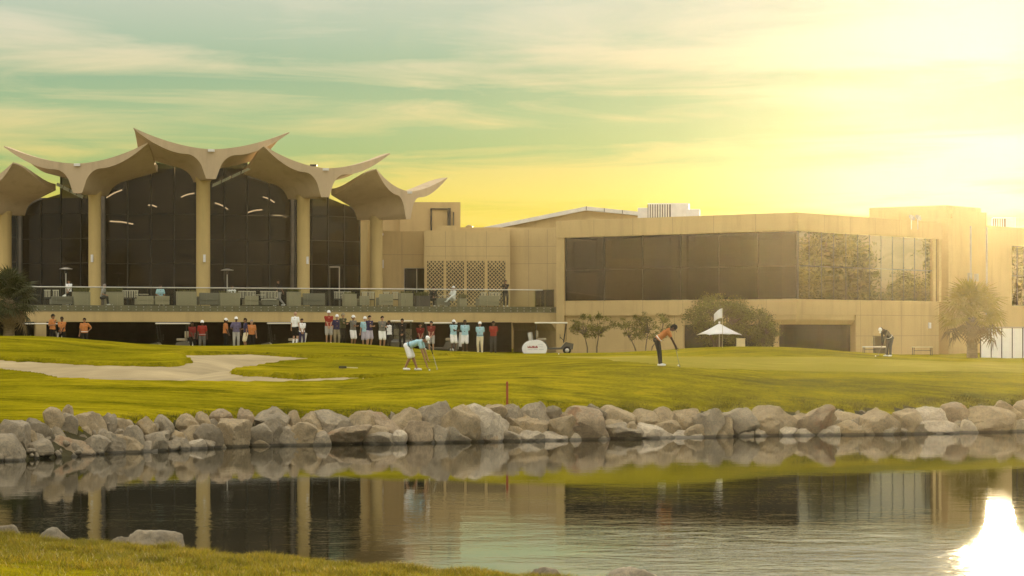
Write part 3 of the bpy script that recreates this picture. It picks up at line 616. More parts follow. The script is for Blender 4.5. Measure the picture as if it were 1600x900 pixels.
JOINT = mat('joint_shadow', (0.30, 0.225, 0.115), .9, .1, 2)
def joints(parent, off, fr, d, us, z0, z1, hs=(), u0=None, u1=None, w_=.012):
    s = MB()
    for u in us: s.frame(fr, u - w_, u + w_, d - .01, d + .003, z0, z1)
    for h_ in hs: s.frame(fr, u0, u1, d - .01, d + .0025, h_ - w_, h_ + w_)
    tag(s.build('panel_joints', JOINT, parent, off), kind='stuff')
joints(rw, base_r, L, .12, np.arange(2.9, UF, 3.1), zw1 + .01, zt - .01)
joints(rw, base_r, L, 0.0, np.arange(2.2, UL, 3.1), zl + .01, zw0 - .01)
joints(rw, base_r, L, -.22, np.arange(9.2, UL, 3.1), ZB, zl - .01)
joints(rw, base_r, RT, .12, np.arange(3.0, UR, 3.1), zw1 + .01, zt - .01)
joints(rw, base_r, RT, 0.0, np.arange(uo + .6, UR, 2.6), ZB, zw0 - .01, (zl, 3.0), uo, UR)
# ---- roof plant on the right wing
def roof_unit(px, Y, w, h, d, label, grille=True, z0=None, k_=0):
    z0 = (zw1 + 0.5) if z0 is None else z0; X = gx(px, Y)
    t = thing('rooftop_unit', label, 'air conditioner', (X, Y, z0), R(-6), group='air conditioning units on the flat roof')
    MB().bbox(-w/2, w/2, -d/2, d/2, 0.08, h, 0.03).build('casing', WHITE, t)
    if grille:
        n = int(w * 0.55 / 0.16)
        s = MB(); s.box(-w/2, w/2 * .12, -d/2 - .012, -d/2 - .002, .15, h - .08); s.build('grille_back', DARKM, t)
        s = MB()
        for i in range(n): s.box(-w/2 + .05 + i * .16, -w/2 + .14 + i * .16, -d/2 - .05, -d/2 - .013, .14, h - .05)
        tag(s.build('grille', WHITE, t), kind='stuff')
    s = MB()
    for x in (-w/2 + .1, w/2 - .1): s.box(x - .05, x + .05, -d/2 + .1, d/2 - .1, 0, .078)
    s.build('skid', STEEL, t); return t
roof_unit(1045, 158, 2.7, gz(318.5, 158) - (zw1 + .5), 1.8, 'large white rooftop unit with a vertical grille above the office wing')
roof_unit(1005, 159, 0.7, gz(325, 159) - (zw1 + .5), .6, 'small white rooftop unit left of the big grilled one', False)
roof_unit(1083, 157, 0.9, gz(327, 157) - (zw1 + .5), .6, 'small rooftop unit right of the big grilled one', False)

# ---- tower and far right block
T = Frame((gx(1478, 162), 162), (-0.78, 0.624)); TR = Frame((gx(1479.5, 161.6), 161.6), (0.624, 0.78))
zT, zT2 = gz(320.5, 162), gz(328, 162); bt = (gx(1478, 162), 162, 2.0)
tw = thing('stair_tower', 'plain beige stair tower block rising behind the right end of the office wing', 'building', bt)
part('parapet_block', WALL, tw, bt, (T, 0, T.u_at(1358), -5.0, 0.0, zw1 + 0.5, zT))
u1 = TR.u_at(1540)
part('wall', WALL, tw, bt, (TR, 0.0, u1, -5.0, 0.08, ZB, zT2))
part('pilaster', WALL, tw, bt, (TR, -0.55, -0.05, -0.5, 0.42, ZB, zT2 - .6), (TR, 0.35, 0.9, 0.081, 0.22, ZB, zT2 - .3))
for px in (1514, 1544): 
    f_ = TR; u = TR.u_at(px if px < 1540 else 1539); part('downpipe', INTC, tw, bt, (TR, u - .05, u + .05, 0.081, 0.18, 4.2, zT2 - 1.0))
part('meter_box', INTC, tw, bt, (TR, TR.u_at(1510), TR.u_at(1513), 0.081, 0.3, gz(440, 165), gz(427, 165)))
part('meter_box', INTC, tw, bt, (TR, TR.u_at(1520), TR.u_at(1523), 0.081, 0.3, gz(440, 165), gz(428, 165)))
B3 = TR; zT3 = gz(357, 171)
fb = (B3(u1, 0, 0).x, B3(u1, 0, 0).y, 2.0)
eb_ = thing('end_block', 'low beige end block with a tall mirror window at the right picture edge', 'building', fb)
ue = B3.u_at(1690); uw0, uw1 = B3.u_at(1581), B3.u_at(1612); z_a, z_b = gz(479, 176), gz(389, 176)
part('wall', WALL, eb_, fb, (B3, u1 + .01, uw0, -4.0, 0.0, ZB, zT3), (B3, uw0, uw1, -4.0, 0.0, ZB, z_a), (B3, uw0, uw1, -4.0, 0.0, z_b, zT3), (B3, uw1, ue, -4.0, 0.0, ZB, zT3))
part('room_wall', INTW, eb_, fb, (B3, uw0, uw1, -1.2, -1.0, z_a, z_b))
for i in range(3):
    for j in range(2):
        part('window_pane', MIRROR, eb_, fb, (B3, uw0 + (uw1-uw0)*i/3 + .03, uw0 + (uw1-uw0)*(i+1)/3 - .03, -0.15, -0.11, z_a + (z_b-z_a)*j/2 + .03, z_a + (z_b-z_a)*(j+1)/2 - .03))
fm = MB()
for i in range(4): fm.frame(B3, uw0 + (uw1-uw0)*i/3 - .03, uw0 + (uw1-uw0)*i/3 + .03, -0.18, -0.08, z_a, z_b)
for j in range(3): fm.frame(B3, uw0, uw1, -0.175, -0.085, z_a + (z_b-z_a)*j/2 - .03, z_a + (z_b-z_a)*j/2 + .03)
fm.build('window_frame', DARKM, eb_, fb)
roof_unit(1568, 174, 1.6, .9, 1.2, 'rooftop unit on the low end block at the right edge', True, zT3)
for px, lb_ in ((1424, 'left of two small satellite dishes on the flat roof'), (1434, 'right of two small satellite dishes on the flat roof')):
    t = thing('satellite_dish', lb_, 'satellite dish', (gx(px, 156), 156, zw1 + .5), R(30), group='satellite dishes on the roof')
    MB().tube([(0, 0, 0), (0, 0, gz(343, 156) - zw1 - .5)], .03, 8).build('mast', STEEL, t)
    hz_ = gz(341, 156) - zw1 - .5
    d_ = MB().lathe([(0.01, 0), (.12, .015), (.22, .05), (.24, .07), (.235, .075), (.2, .06), (.01, .02)], 18); q = Matrix.Rotation(R(55), 4, 'X')
    d_.v = [tuple(q @ Vector(v) + Vector((0, 0, hz_))) for v in d_.v]; d_.build('dish', INTC, t)
    MB().tube([(0, -.02, hz_), (0, -.28, hz_ + .16)], .012, 6).build('feed_arm', STEEL, t)

# white panelled screen at the right edge
sc_ = thing('panel_screen', 'bright white panelled screen below the end block at the right edge', 'screen', (gx(1532, 150), 150, 1.6))
SF = Frame((gx(1532, 150), 150), (1, 0.06)); so = (gx(1532, 150), 150, 1.6); z0, z1 = 1.3, gz(513, 150)
n_ = 9; us = np.linspace(0, SF.u_at(1680), n_ + 1)
WPAN = mat('white_panel', (0.86, 0.85, 0.82), 0.35, 0.04, 2)
for i in range(n_): part('panel', WPAN, sc_, so, (SF, us[i] + .03, us[i+1] - .03, -.03, .03, z0, z1))
for i in range(n_ + 1): part('post', DARKM, sc_, so, (SF, us[i] - .028, us[i] + .028, -.05, .05, z0, z1 + .02))
part('top_rail', INTC, sc_, so, (SF, -.05, us[-1] + .05, -.06, .06, z1 + .022, z1 + .1))

# ---- middle wing between pavilion and office wing
bm_ = (gx(740, 164), 164, 2.0)
mw = thing('middle_wing', 'plain beige middle wing with four lattice screens behind the terrace', 'building', bm_)
M1 = Frame((gx(585, 165), 165), (1, 0)); M2 = Frame((gx(663, 162.5), 162.5), (1, 0.02)); M3 = Frame((gx(797, 163.5), 163.5), (1, -0.28))
zF = 4.9
part('recess_wall', WALL, mw, bm_, (M1, 0.0, M1.u_at(631), -0.3, 0, zF - 1, gz(361, 165)), (M1, M1.u_at(631), M1.u_at(664), -0.3, 0, gz(418.5, 165), gz(361, 165)))
part('lattice_wall', WALL, mw, bm_, (M2, 0, M2.u_at(797), -4.5, 0, zF - .3, gz(360, 162.5)))
part('side_wall', WALL, mw, bm_, (M3, 0, M3.u_at(884), -3.0, -0.02, zF - .3, gz(357.5, 163.5)))
part('roof_box', WALL, mw, bm_, (M2, M2.u_at(683), M2.u_at(712), -1.6, -0.2, gz(360, 162.5) + .003, gz(352, 162.5)))
part('roof_parapet', WALL, mw, bm_, (M2, M2.u_at(712) , M3.u_at(880) + M2.u_at(797), -6.5, -4.6, zF - .3, gz(356, 168)))
joints(mw, bm_, M2, 0.0, [M2.u_at(p_) for p_ in (696, 728, 760)], gz(405, 162.5), gz(361, 162.5), (gz(400, 162.5), gz(385, 162.5)), 0.05, M2.u_at(796))
joints(mw, bm_, M3, -.02, [M3.u_at(p_) for p_ in (826, 855)], zF, gz(359, 163.5), (gz(412, 163), gz(385, 163)), .05, M3.u_at(880))
joints(mw, bm_, M1, 0.0, [M1.u_at(p_) for p_ in (628,)], zF, gz(362, 165), (gz(398, 165),), .05, M1.u_at(662))
zd0, zd1 = zF, gz(418.5, 165); ud0, ud1 = M1.u_at(631), M1.u_at(663)
part('door_recess', INTW, mw, bm_, (M1, ud0, ud1, -1.3, -1.2, zd0, zd1))
dm = (ud0 + ud1) / 2 + .18
for a, b in ((ud0 + .05, dm - .03), (dm + .03, ud1 - .02)):
    part('door_pane', GLASS, mw, bm_, (M1, a, b, -.16, -.12, zd0, zd1 - .05))
part('door_frame', INTC, mw, bm_, (M1, ud0, ud0 + .05, -.2, -.08, zd0, zd1), (M1, dm - .03, dm + .03, -.2, -.08, zd0, zd1), (M1, ud0 + .05, ud1, -.2, -.081, zd1 - .05, zd1))
LATM = mat('lattice_wood', (0.46, 0.345, 0.165), 0.8, 0.15, 5)
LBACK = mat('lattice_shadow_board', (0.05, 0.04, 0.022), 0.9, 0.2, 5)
for x0, x1 in ((667, 693.5), (697, 725.5), (729, 757.5), (761.5, 790)):
    a, b = M2.u_at(x0), M2.u_at(x1); z0, z1 = zF + .1, gz(407, 162.5)
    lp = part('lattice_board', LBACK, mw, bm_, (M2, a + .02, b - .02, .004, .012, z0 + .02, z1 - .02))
    s = MB(); st = 0.26; wd = 0.085
    for sg in (1, -1):
        k_ = -(z1 - z0)
        while k_ < (b - a) + (z1 - z0):
            pts = []
            for t_ in np.linspace(0, 1, 2):
                pass
            # clip line u = a + k_ + sg*(z - z0)-like strip to the panel
            lo, hi = z0, z1
            if sg == 1: lo = max(z0, z0 - k_); hi = min(z1, z0 + (b - a) - k_); f_ = lambda z: a + k_ + (z - z0)
            else: lo = max(z0, z0 + k_ - (b - a)); hi = min(z1, z0 + k_); f_ = lambda z: a + k_ - (z - z0)
            if hi - lo > .03:
                d0 = .03 if sg == 1 else .052; w2 = wd * .7
                ps = [M2(min(max(f_(z) + dx, a), b), d, z) for d in (d0, d0 + .02) for z, dx in ((lo, -w2), (lo, w2), (hi, w2), (hi, -w2))]
                s.add(ps, [(0,1,2,3), (7,6,5,4), (0,4,5,1), (1,5,6,2), (2,6,7,3), (3,7,4,0)])
            k_ += st
    tag(s.build('lattice', LATM, lp, bm_), kind='stuff')
part('wall_lamp', WHITE, mw, bm_, (M1, M1.u_at(595), M1.u_at(599.5), 0.0, .14, gz(419, 165), gz(406, 165)))
fl = MB(); fl.tube([M1(M1.u_at(597), .0, gz(366, 165)), M1(M1.u_at(597), .3, gz(367, 165))], .1, 10); fl.build('floodlight', WHITE, mw, bm_)
# upper stair block with its pipe
sb = thing('roof_stair_block', 'upper beige block with a dark pipe frame beside the smallest roof shell', 'building', (gx(668, 170), 170, 2.0)); so = (gx(668, 170), 170, 2.0)
S1 = Frame((gx(625, 170), 170), (1, 0.10)); 
part('wall', WALL, sb, so, (S1, 0, S1.u_at(719.5), -5, 0, ZB, gz(315.5, 170)), (S1, -1.25, -.003, -5, -.7, ZB, gz(318, 170)))
part('pipe', DARKM, sb, so, (S1, S1.u_at(672.5), S1.u_at(675), 0, .12, gz(360, 170), gz(325, 170)), (S1, S1.u_at(675), S1.u_at(699), 0.01, .1, gz(327.3, 170), gz(325.2, 170)), (S1, S1.u_at(699), S1.u_at(704), 0, .25, gz(352, 170), gz(325, 170)), (S1, S1.u_at(707.5), S1.u_at(709.5), 0, .1, gz(352, 170), gz(331, 170)))
# low metal roof behind
mr = thing('metal_roof_hall', 'long hall with a low white metal gable roof behind the middle wing', 'building', (gx(850, 180), 180, 2.0)); so = (gx(850, 180), 180, 2.0)
A, Bp, Cc = P(738, 358.5, 176), P(916, 322.5, 178), P(1140, 345, 180)
hb = MB(); 
for (a, b) in ((A, Bp), (Bp, Cc)):
    dn = Vector((0, 0, -.28)); bk = Vector((0, 14, 0)); fr_ = Vector((0, 0, 0))
    ps = [a, b, b + bk, a + bk, a + dn, b + dn, b + bk + dn, a + bk + dn]; hb.add(ps, [(0,1,2,3), (7,6,5,4), (0,4,5,1), (1,5,6,2), (2,6,7,3), (3,7,4,0)])
hb.build('roof', WHITE, mr, so)
g = Vector((0, .5, -.285)); wv = MB(); q0 = [A + g, Bp + g, Cc + g, Vector((Cc.x, Cc.y + .5, 2)), Vector((A.x, A.y + .5, 2))]
wv.add(q0 + [p + Vector((0, 12, 0)) for p in q0], [(4,3,2,1,0), (5,6,7,8,9)] + [(i, (i+1) % 5, (i+1) % 5 + 5, i + 5) for i in range(5)]); wv.build('wall', WALL, mr, so)
sv = MB()
for i in range(9):
    t_ = i / 8.0; p = Bp.lerp(Cc, t_); sv.box(p.x - .03, p.x + .03, p.y - .012, p.y - .002, p.z - .27, p.z)
tag(sv.build('roof_seams', DARKM, mr, so), kind='stuff')
t = thing('roof_vent', 'small brass coloured vent on the roof beside the stair block', 'vent', (gx(733, 170), 170, gz(360, 170) - .2)); MB().lathe([(.01, 0), (.12, 0), (.12, .3), (.28, .34), (.26, .5), (.1, .58), (.01, .6)], 14).build('cowl', mat('brass', (0.35, 0.25, 0.10), 0.4, 0.2, 5, metal=.6), t); MB().box(-.2, .2, -.2, .2, -.6, 0).build('base', WALL, t)

# ---- terrace with glass balustrade
TA, TB = Vector((gx(70, 146), 146, 0)), Vector((gx(865, 158), 158, 0)); TF = Frame(TA[:2], (TB - TA)[:2]); TL = (TB - TA).length
so = (TA.x, TA.y, 1.9); zR, zS = 6.0, 3.875
te = thing('terrace', 'raised terrace with glass balustrade and beige edge beam above the cart undercroft', 'terrace', so)
part('edge_beam', WALL, te, so, (TF, -14, TL + 0.72, -0.6, 0.0, zS, 4.5))
part('floor_slab', TILE, te, so, (TF, -14, TL + 0.72, -9.5, -0.02, 4.55, zF), (TF, -14, TL + 0.72, -30, -9.5, 4.55, zF))
part('slab_edge', mat('slab_edge', (0.30, 0.26, 0.17), 0.8, 0.15, 2), te, so, (TF, -14, TL + .70, -0.5, -0.012, 4.503, zF - .01))
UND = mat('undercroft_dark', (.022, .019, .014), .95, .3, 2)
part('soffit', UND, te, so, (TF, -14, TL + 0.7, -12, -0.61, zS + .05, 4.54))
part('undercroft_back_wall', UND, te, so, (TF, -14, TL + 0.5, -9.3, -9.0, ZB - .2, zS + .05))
part('undercroft_pier', WALL, te, so, (TF, -0.55, 0.1, -0.55, -0.05, ZB, zS))
ew = MB(); e0 = TF.u_at(842); 
for d0, d1, ua, ub in ((-9, -0.02, TL - .75, TL + .72),):
    ps = [TF(ua + 1.15, d1, ZB), TF(ub, d1, ZB), TF(ub, d1, zS - .003), TF(ua + 0.55, d1, zS - .003), TF(ua + .95, d1, zS - .55), TF(ua + 1.4, d0, ZB), TF(ub, d0, ZB), TF(ub, d0, zS - .003), TF(ua + 1.3, d0, zS - .003), TF(ua + 1.4, d0, zS - .55)]
    ew.add(ps, [(0,1,2,3,4), (9,8,7,6,5)] + [(i, i+5, (i+1) % 5 + 5, (i+1) % 5) for i in range(5)])
ew.build('end_wall', WALL, te, so)
npan = 47; bal = MB()
bal_u = np.linspace(-10.5, TL, npan + 1)
rail = MB(); rail.tube([TF(-10.6, .05, zR), TF(TL - .8, .05, zR)], .035, 8)
rail = rail.build('balustrade', STEEL, te, so)
for i in range(npan): part('pane', CLEARG, rail, so, (TF, bal_u[i] + .012, bal_u[i+1] - .012, .035, .055, 4.55, zR - .037 if bal_u[i+1] < TL - .6 else zR + .04))
part('pane', CLEARG, rail, so, (TF, TL + .0, TL + .02, -1.6, .03, 4.55, zR + .04)); part('pane', CLEARG, rail, so, (TF, TL + .0, TL + .02, -3.4, -1.62, 4.91, zR + .04))
stt = MB()
for i in range(npan):
    for f_ in (.25, .75):
        u = bal_u[i] + (bal_u[i+1] - bal_u[i]) * f_
        for z in (4.62, 4.8): stt.frame(TF, u - .025, u + .025, -.01, .075, z - .025, z + .025)
tag(stt.build('fixing_studs', STEEL, rail, so), kind='stuff')

# ---- pavilion with shell roofs
PH = [-44, -16, 19, 40, 64]; CPX = [8, 148, 317.5, 474, 588]; CY = [157.5, 155, 154.5, 157.5, 162.5]; CTOP = [336, 305, 283, 310.5, 343.5]; CR = [.42, .405, .45, .42, .425]
CP = [Vector((gx(p, y), y, 0)) for p, y in zip(CPX, CY)]; CZ = [gz(t_, y) for t_, y in zip(CTOP, CY)]
so = (CP[2].x, CP[2].y + 6, zF)
pv = thing('pavilion', 'glass pavilion with upswept concrete shell roofs on round columns above the terrace', 'building', so)
COLM = wall_mat('column_render', (0.56, 0.42, 0.18))
Wf, Wr, Lf, Lr = 5.0, 3.82, 2.46, 1.3; HK = 1.047
def prof_front(u):   # underside, over the column head
    a = abs(u); s_ = min(max((a - .085) / .26, 0), 1); f_ = 1.48 * math.sqrt(max(1 - (1 - s_) ** 2.2, 0)); return f_ + max(0, a - .34) ** 1.7 * 2.85
def prof_rear(u):
    a = abs(u); s_ = min(max((a - .11) / .50, 0), 1); return 1.0 * math.sqrt(max(1 - (1 - s_) ** 2.2, 0)) + max(0, a - .5) * 0.9
def top_front(u): return 1.80 + 1.14 * abs(u) ** 1.75
def top_rear(u): return 1.30 + 0.55 * abs(u) ** 1.6
shells = []
for i, (ph, c, z0) in enumerate(zip(PH, CP, CZ)):
    o_ = Vector((math.sin(R(ph)), -math.cos(R(ph)), 0)); t_ = Vector((math.cos(R(ph)), math.sin(R(ph)), 0)); shells.append((o_, t_))
    NU, NV = 64, 10; top, bot = [], []
    for iv in range(NV + 1):
        v = iv / NV; W = Wf + (Wr - Wf) * v; dd = Lf + (-Lr - Lf) * v
        for iu in range(NU + 1):
            u = -1 + 2 * iu / NU; p = c + t_ * (u * W) + o_ * (dd + (0.35 * abs(u) ** 2) * (1 - v))
            e = v * v * (3 - 2 * v)
            zt_ = HK * (top_front(u) * (1 - e) + top_rear(u) * e); zb_ = HK * (prof_front(u) * (1 - e) + prof_rear(u) * e)
            zb_ = min(zb_, zt_ - 0.08 - .16 * (1 - abs(u)))
            top.append(p + Vector((0, 0, z0 + zt_))); bot.append(p + Vector((0, 0, z0 + zb_)))
    m_ = NU + 1; idx = lambda a, b: a * m_ + b
    s = MB(); s.add(top, [(idx(a, b), idx(a, b+1), idx(a+1, b+1), idx(a+1, b)) for a in range(NV) for b in range(NU)], True)
    s.add(bot, [(idx(a, b), idx(a+1, b), idx(a+1, b+1), idx(a, b+1)) for a in range(NV) for b in range(NU)], True)
    for rowi in (0, NV):
        vs = [top[idx(rowi, b)] for b in range(m_)] + [bot[idx(rowi, b)] for b in range(m_)]; s.add(vs, [(b, b + m_, b + m_ + 1, b + 1) for b in range(NU)])
    for ci in (0, NU):
        vs = [top[idx(a, ci)] for a in range(NV + 1)] + [bot[idx(a, ci)] for a in range(NV + 1)]; s.add(vs, [(a, a + 1, a + NV + 2, a + NV + 1) for a in range(NV)])
    sh_ = s.build('roof_shell', SHELL, pv, so)
    q = c + o_ * (Lf + .06) + Vector((0, 0, z0 + 1.78)); MB().bbox(q.x - .2, q.x + .2, q.y - .1, q.y + .1, q.z - .07, q.z + .09, .01).build('spotlight', WHITE, sh_, so)
    if i == 3:
        q = c + o_ * 1.2 + Vector((-.1, 0, z0 + 1.75)); fm = MB(); fm.box(q.x - .04, q.x + .04, q.y - .04, q.y + .04, q.z - .3, q.z + .25); fm.bbox(q.x - .3, q.x + .15, q.y - .15, q.y + .15, q.z + .08, q.z + .22, .02); fm.bbox(q.x - .15, q.x + .3, q.y - .15, q.y + .15, q.z + .3, q.z + .44, .02); fm.build('floodlight', DARKM, sh_, so)
    cm = MB(); cm.lathe([(CR[i] * 1.0, 0), (CR[i], z0 - zF - .1), (CR[i] * 1.12, z0 - zF + .02), (CR[i] * 1.12, z0 - zF + .25), (.01, z0 - zF + .25)], 28, (c.x, c.y, zF)); cob = cm.build('column', COLM, pv, so)
    zl_ = gz(404 if i < 3 else 407, CY[i]); lx = c.x + (-.10 if i == 1 else .14 if i == 2 else .30 if i == 3 else -.5 if i == 0 else .33)
    ly = c.y - math.sqrt(max(CR[i] ** 2 - (lx - c.x) ** 2, .02)) if i else c.y - .2
    if i not in (0, 4): MB().tube([(lx, ly - .05, zl_ - .24), (lx, ly - .05, zl_ + .24)], .085, 12).build('wall_lamp', WHITE, cob, so)
# second column behind the rightmost one
c = Vector((gx(566, 164.5), 164.5, 0)); MB().lathe([(.36, 0), (.36, CZ[4] - zF - .05), (.01, CZ[4] - zF - .05)], 24, (c.x, c.y, zF)).build('column', COLM, pv, so)
part('end_pier', COLM, pv, so, (Frame((gx(562, 166), 166), (1, 0)), 0, 1.0, -.4, .0, zF, CZ[4] + 1.0))
# glazing: one bay between each pair of columns
gl_pts = [CP[i] - shells[i][0] * 1.15 for i in range(5)]
gl_pts = [gl_pts[0] + Vector((-6.5, 4.5, 0))] + gl_pts
zz = [CZ[0] - .8] + CZ
glz = MB(); mull = MB()
def bay_top(j, f_, span):
    # underside height of the shell over this place; j indexes gl_pts
    d0 = f_ * span / Wr; d1 = (1 - f_) * span / Wr
    a = zz[j] + HK * prof_rear(min(d0, 1)); b = zz[j+1] + HK * prof_rear(min(d1, 1))
    return a if f_ < .5 else b
for j in range(5):
    a, b = gl_pts[j], gl_pts[j+1]; span = (b - a).length; fr = Frame(a[:2], (b - a)[:2]); fs = [0.03, .26, .5, .5001, .74, .97]
    hs = [zF, gz(412, fr.O.y), gz(374, fr.O.y), gz(335, fr.O.y), 99]
    for f0, f1 in ((.03, .26), (.26, .5), (.5, .74), (.74, .97)):
        for hi_ in range(4):
            z0 = hs[hi_]; n8 = 6; pts = []
            for q in range(n8 + 1):
                f_ = f0 + (f1 - f0) * q / n8; f_ = min(max(f_, f0 + 1e-4), f1 - 1e-4); pts.append((f_ * span, max(min(hs[hi_ + 1], bay_top(j, f_, span) + .06), z0)))
            if max(z for _, z in pts) - z0 < .15: continue
            s = MB(); n9 = n8 + 1
            vs = [fr(u, d, z0 + .02) for d in (0, -.03) for u, z in pts] + [fr(u, d, max(z - .02, z0 + .021)) for d in (0, -.03) for u, z in pts]
            for q in range(n8):
                s_ = [q, q + 1, n9 + q + 1, n9 + q]; t4 = [x + 2 * n9 for x in s_]
                s.add([vs[x] for x in s_ + t4], [(0,1,5,4), (2,3,7,6), (4,5,6,7), (0,3,2,1)])
            s.build('glass_pane', GLASS, pv, so)
    for f_ in (.03, .26, .5, .74, .97):
        u = f_ * span; zt_ = max(bay_top(j, max(f_ - .002, 0), span), bay_top(j, f_ + .002, span)); mull.frame(fr, u - .035, u + .035, -.08, .06, zF, zt_)
    for h in hs[1:4]:
        us_ = [f_ for f_ in np.linspace(.03, .97, 41) if bay_top(j, f_, span) > h]
        if us_: mull.frame(fr, min(us_) * span, max(us_) * span, -.075, .05, h - .025, h + .025)
build_boxes(mull, 'mullion', DARKM, pv, so)
# interior
fi = MB(); 
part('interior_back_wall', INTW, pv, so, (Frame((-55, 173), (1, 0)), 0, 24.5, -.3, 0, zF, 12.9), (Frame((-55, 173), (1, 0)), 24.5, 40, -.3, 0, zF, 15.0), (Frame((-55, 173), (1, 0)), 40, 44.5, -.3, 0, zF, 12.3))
part('interior_ceiling', INTW, pv, so, (Frame((-52, 171), (1, 0)), 0, 41, 2.0, 16, 10.5, 10.7)) if False else None
for px, w_, h0, h1 in ((225, 2.6, 5.0, 7.6), (285, 1.6, 5.0, 7.0), (385, 2.2, 5.0, 8.2), (105, 2.4, 5.0, 8.8)):
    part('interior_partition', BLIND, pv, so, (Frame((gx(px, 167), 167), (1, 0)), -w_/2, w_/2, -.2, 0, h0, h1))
for px, py, ln, sl in ((178, 303, 1.1, -.5), (190, 348, 1.6, .12), (293, 305, .9, -.3), (346, 322, .9, .5), (420, 312, .8, .5), (398, 330, 1.0, -.2), (238, 322, .6, .2), (437, 338, .9, .1)):
    p = P(px, py, 163.5); lm = MB(); lm.tube([p + Vector((-ln/2, 0, ln * sl/2)), p + Vector((0, .05, .06)), p + Vector((ln/2, 0, -ln * sl/2))], .045, 8); lm.build('ceiling_lamp', LAMPE, pv, so)
SKYG = mat('sky_pale_glass', (.74, .84, .74), .25, .05, 2, spec=.6)
# sloping clerestory strips between the shells; pale colour stands in for sky brightness
for (x0, y0, x1, y1, Y, n_) in ((331, 290, 392, 262, 155.0, 4), (88, 287, 130, 308, 156.0, 4), (505, 302, 518, 287, 158.6, 2)):
    for i in range(n_):
        a = P(x0 + (x1 - x0) * (i + .06) / n_, y0 + (y1 - y0) * (i + .06) / n_, Y); b = P(x0 + (x1 - x0) * (i + .94) / n_, y0 + (y1 - y0) * (i + .94) / n_, Y)
        up_ = Vector((0, .30, .20)); th = Vector((0, .03, -.02)); ps = [a - up_/2, b - up_/2, b + up_/2, a + up_/2]
        MB().add(ps + [p + th for p in ps], [(0,1,2,3), (7,6,5,4), (0,4,5,1), (1,5,6,2), (2,6,7,3), (3,7,4,0)]).build('clerestory_pane', SKYG, pv, so)
# inner door
DF = Frame((gx(497, 161), 161), (1, .3)); z1 = gz(418, 161)
part('door_frame', INTC, pv, so, (DF, 0, .06, .3, .4, zF, z1), (DF, 1.35, 1.41, .3, .4, zF, z1), (DF, .68, .73, .3, .4, zF, z1), (DF, .0, 1.41, .3, .41, z1, z1 + .07))

# ------------------------------------------------------------------ people
def ik(a, b, l1, l2, pole):
    a, b, pole = Vector(a), Vector(b), Vector(pole); d = b - a; L_ = min(d.length, (l1 + l2) * .999); d.normalize()
    x = (l1 * l1 - l2 * l2 + L_ * L_) / (2 * L_); h_ = math.sqrt(max(l1 * l1 - x * x, 0)); p = (pole - d * pole.dot(d))
    return a + d * x + (p.normalized() if p.length > 1e-6 else Vector((0, 1, 0))) * h_
def remesh(mb, name, vox, it=3):
    me = mb.mesh('tmp'); o = bpy.data.objects.new('tmp', me); col.objects.link(o)
    m = o.modifiers.new('r', 'REMESH'); m.mode = 'VOXEL'; m.voxel_size = vox; m.use_smooth_shade = True
    m = o.modifiers.new('s', 'SMOOTH'); m.factor = 0.5; m.iterations = it
    dg = bpy.context.evaluated_depsgraph_get(); r = bpy.data.meshes.new_from_object(o.evaluated_get(dg)); r.name = name
    col.objects.unlink(o); bpy.data.objects.remove(o); bpy.data.meshes.remove(me)
    r.polygons.foreach_set('use_smooth', [True] * len(r.polygons)); return r
# pose: lean, pelvis (y, z), wrists L/R, ankles L/R, head pitch, head yaw
POSES = {
 'stand':   dict(w=((-.27, -.03, .84), (.27, -.03, .84))),
 'crossed': dict(w=((.10, -.21, 1.17), (-.10, -.23, 1.20))),
 'hip':     dict(w=((-.27, -.02, .84), (.20, -.02, 1.02)), pole=((0, 1, 0), (1, .4, 0))),
 'front':   dict(w=((-.05, -.19, .90), (.05, -.20, .92))),
 'behind':  dict(w=((-.06, .17, .95), (.06, .18, .95)), pole=((-1, .5, 0), (1, .5, 0))),
 'gesture': dict(w=((-.22, -.28, 1.10), (.26, -.03, .84))),
 'chin':    dict(w=((-.12, -.20, 1.18), (.04, -.16, 1.38))),
 'walk':    dict(w=((-.25, -.22, .90), (.25, .20, .88)), a=((-.09, .30, .13), (.09, -.32, .08)), pel=(0, .90), lean=6),
 'sit':     dict(w=((-.16, -.36, .62), (.16, -.36, .62)), a=((-.12, -.46, .08), (.12, -.46, .08)), pel=(0, .50), lean=12),
 'sitx':    dict(w=((-.30, -.12, .82), (.14, -.34, .66)), a=((-.10, -.48, .08), (.02, -.62, .36)), pel=(0, .50), lean=-4),
 'putt':    dict(w=((-.035, -.52, .70), (.035, -.52, .64)), a=((-.17, .03, .08), (.17, .03, .08)), pel=(.13, .93), lean=50, pitch=26, kn=.12),
 'putt_r':  dict(w=((-.035, -.36, .66), (.035, -.36, .60)), a=((-.15, .02, .08), (.15, .02, .08)), pel=(.12, .93), lean=48, pitch=40),
 'pickup':  dict(w=((-.12, -.60, .18), (.16, -.56, .42)), a=((-.11, .20, .09), (.12, -.16, .08)), pel=(.13, .89), lean=72, pitch=8),
}
_cache = {}
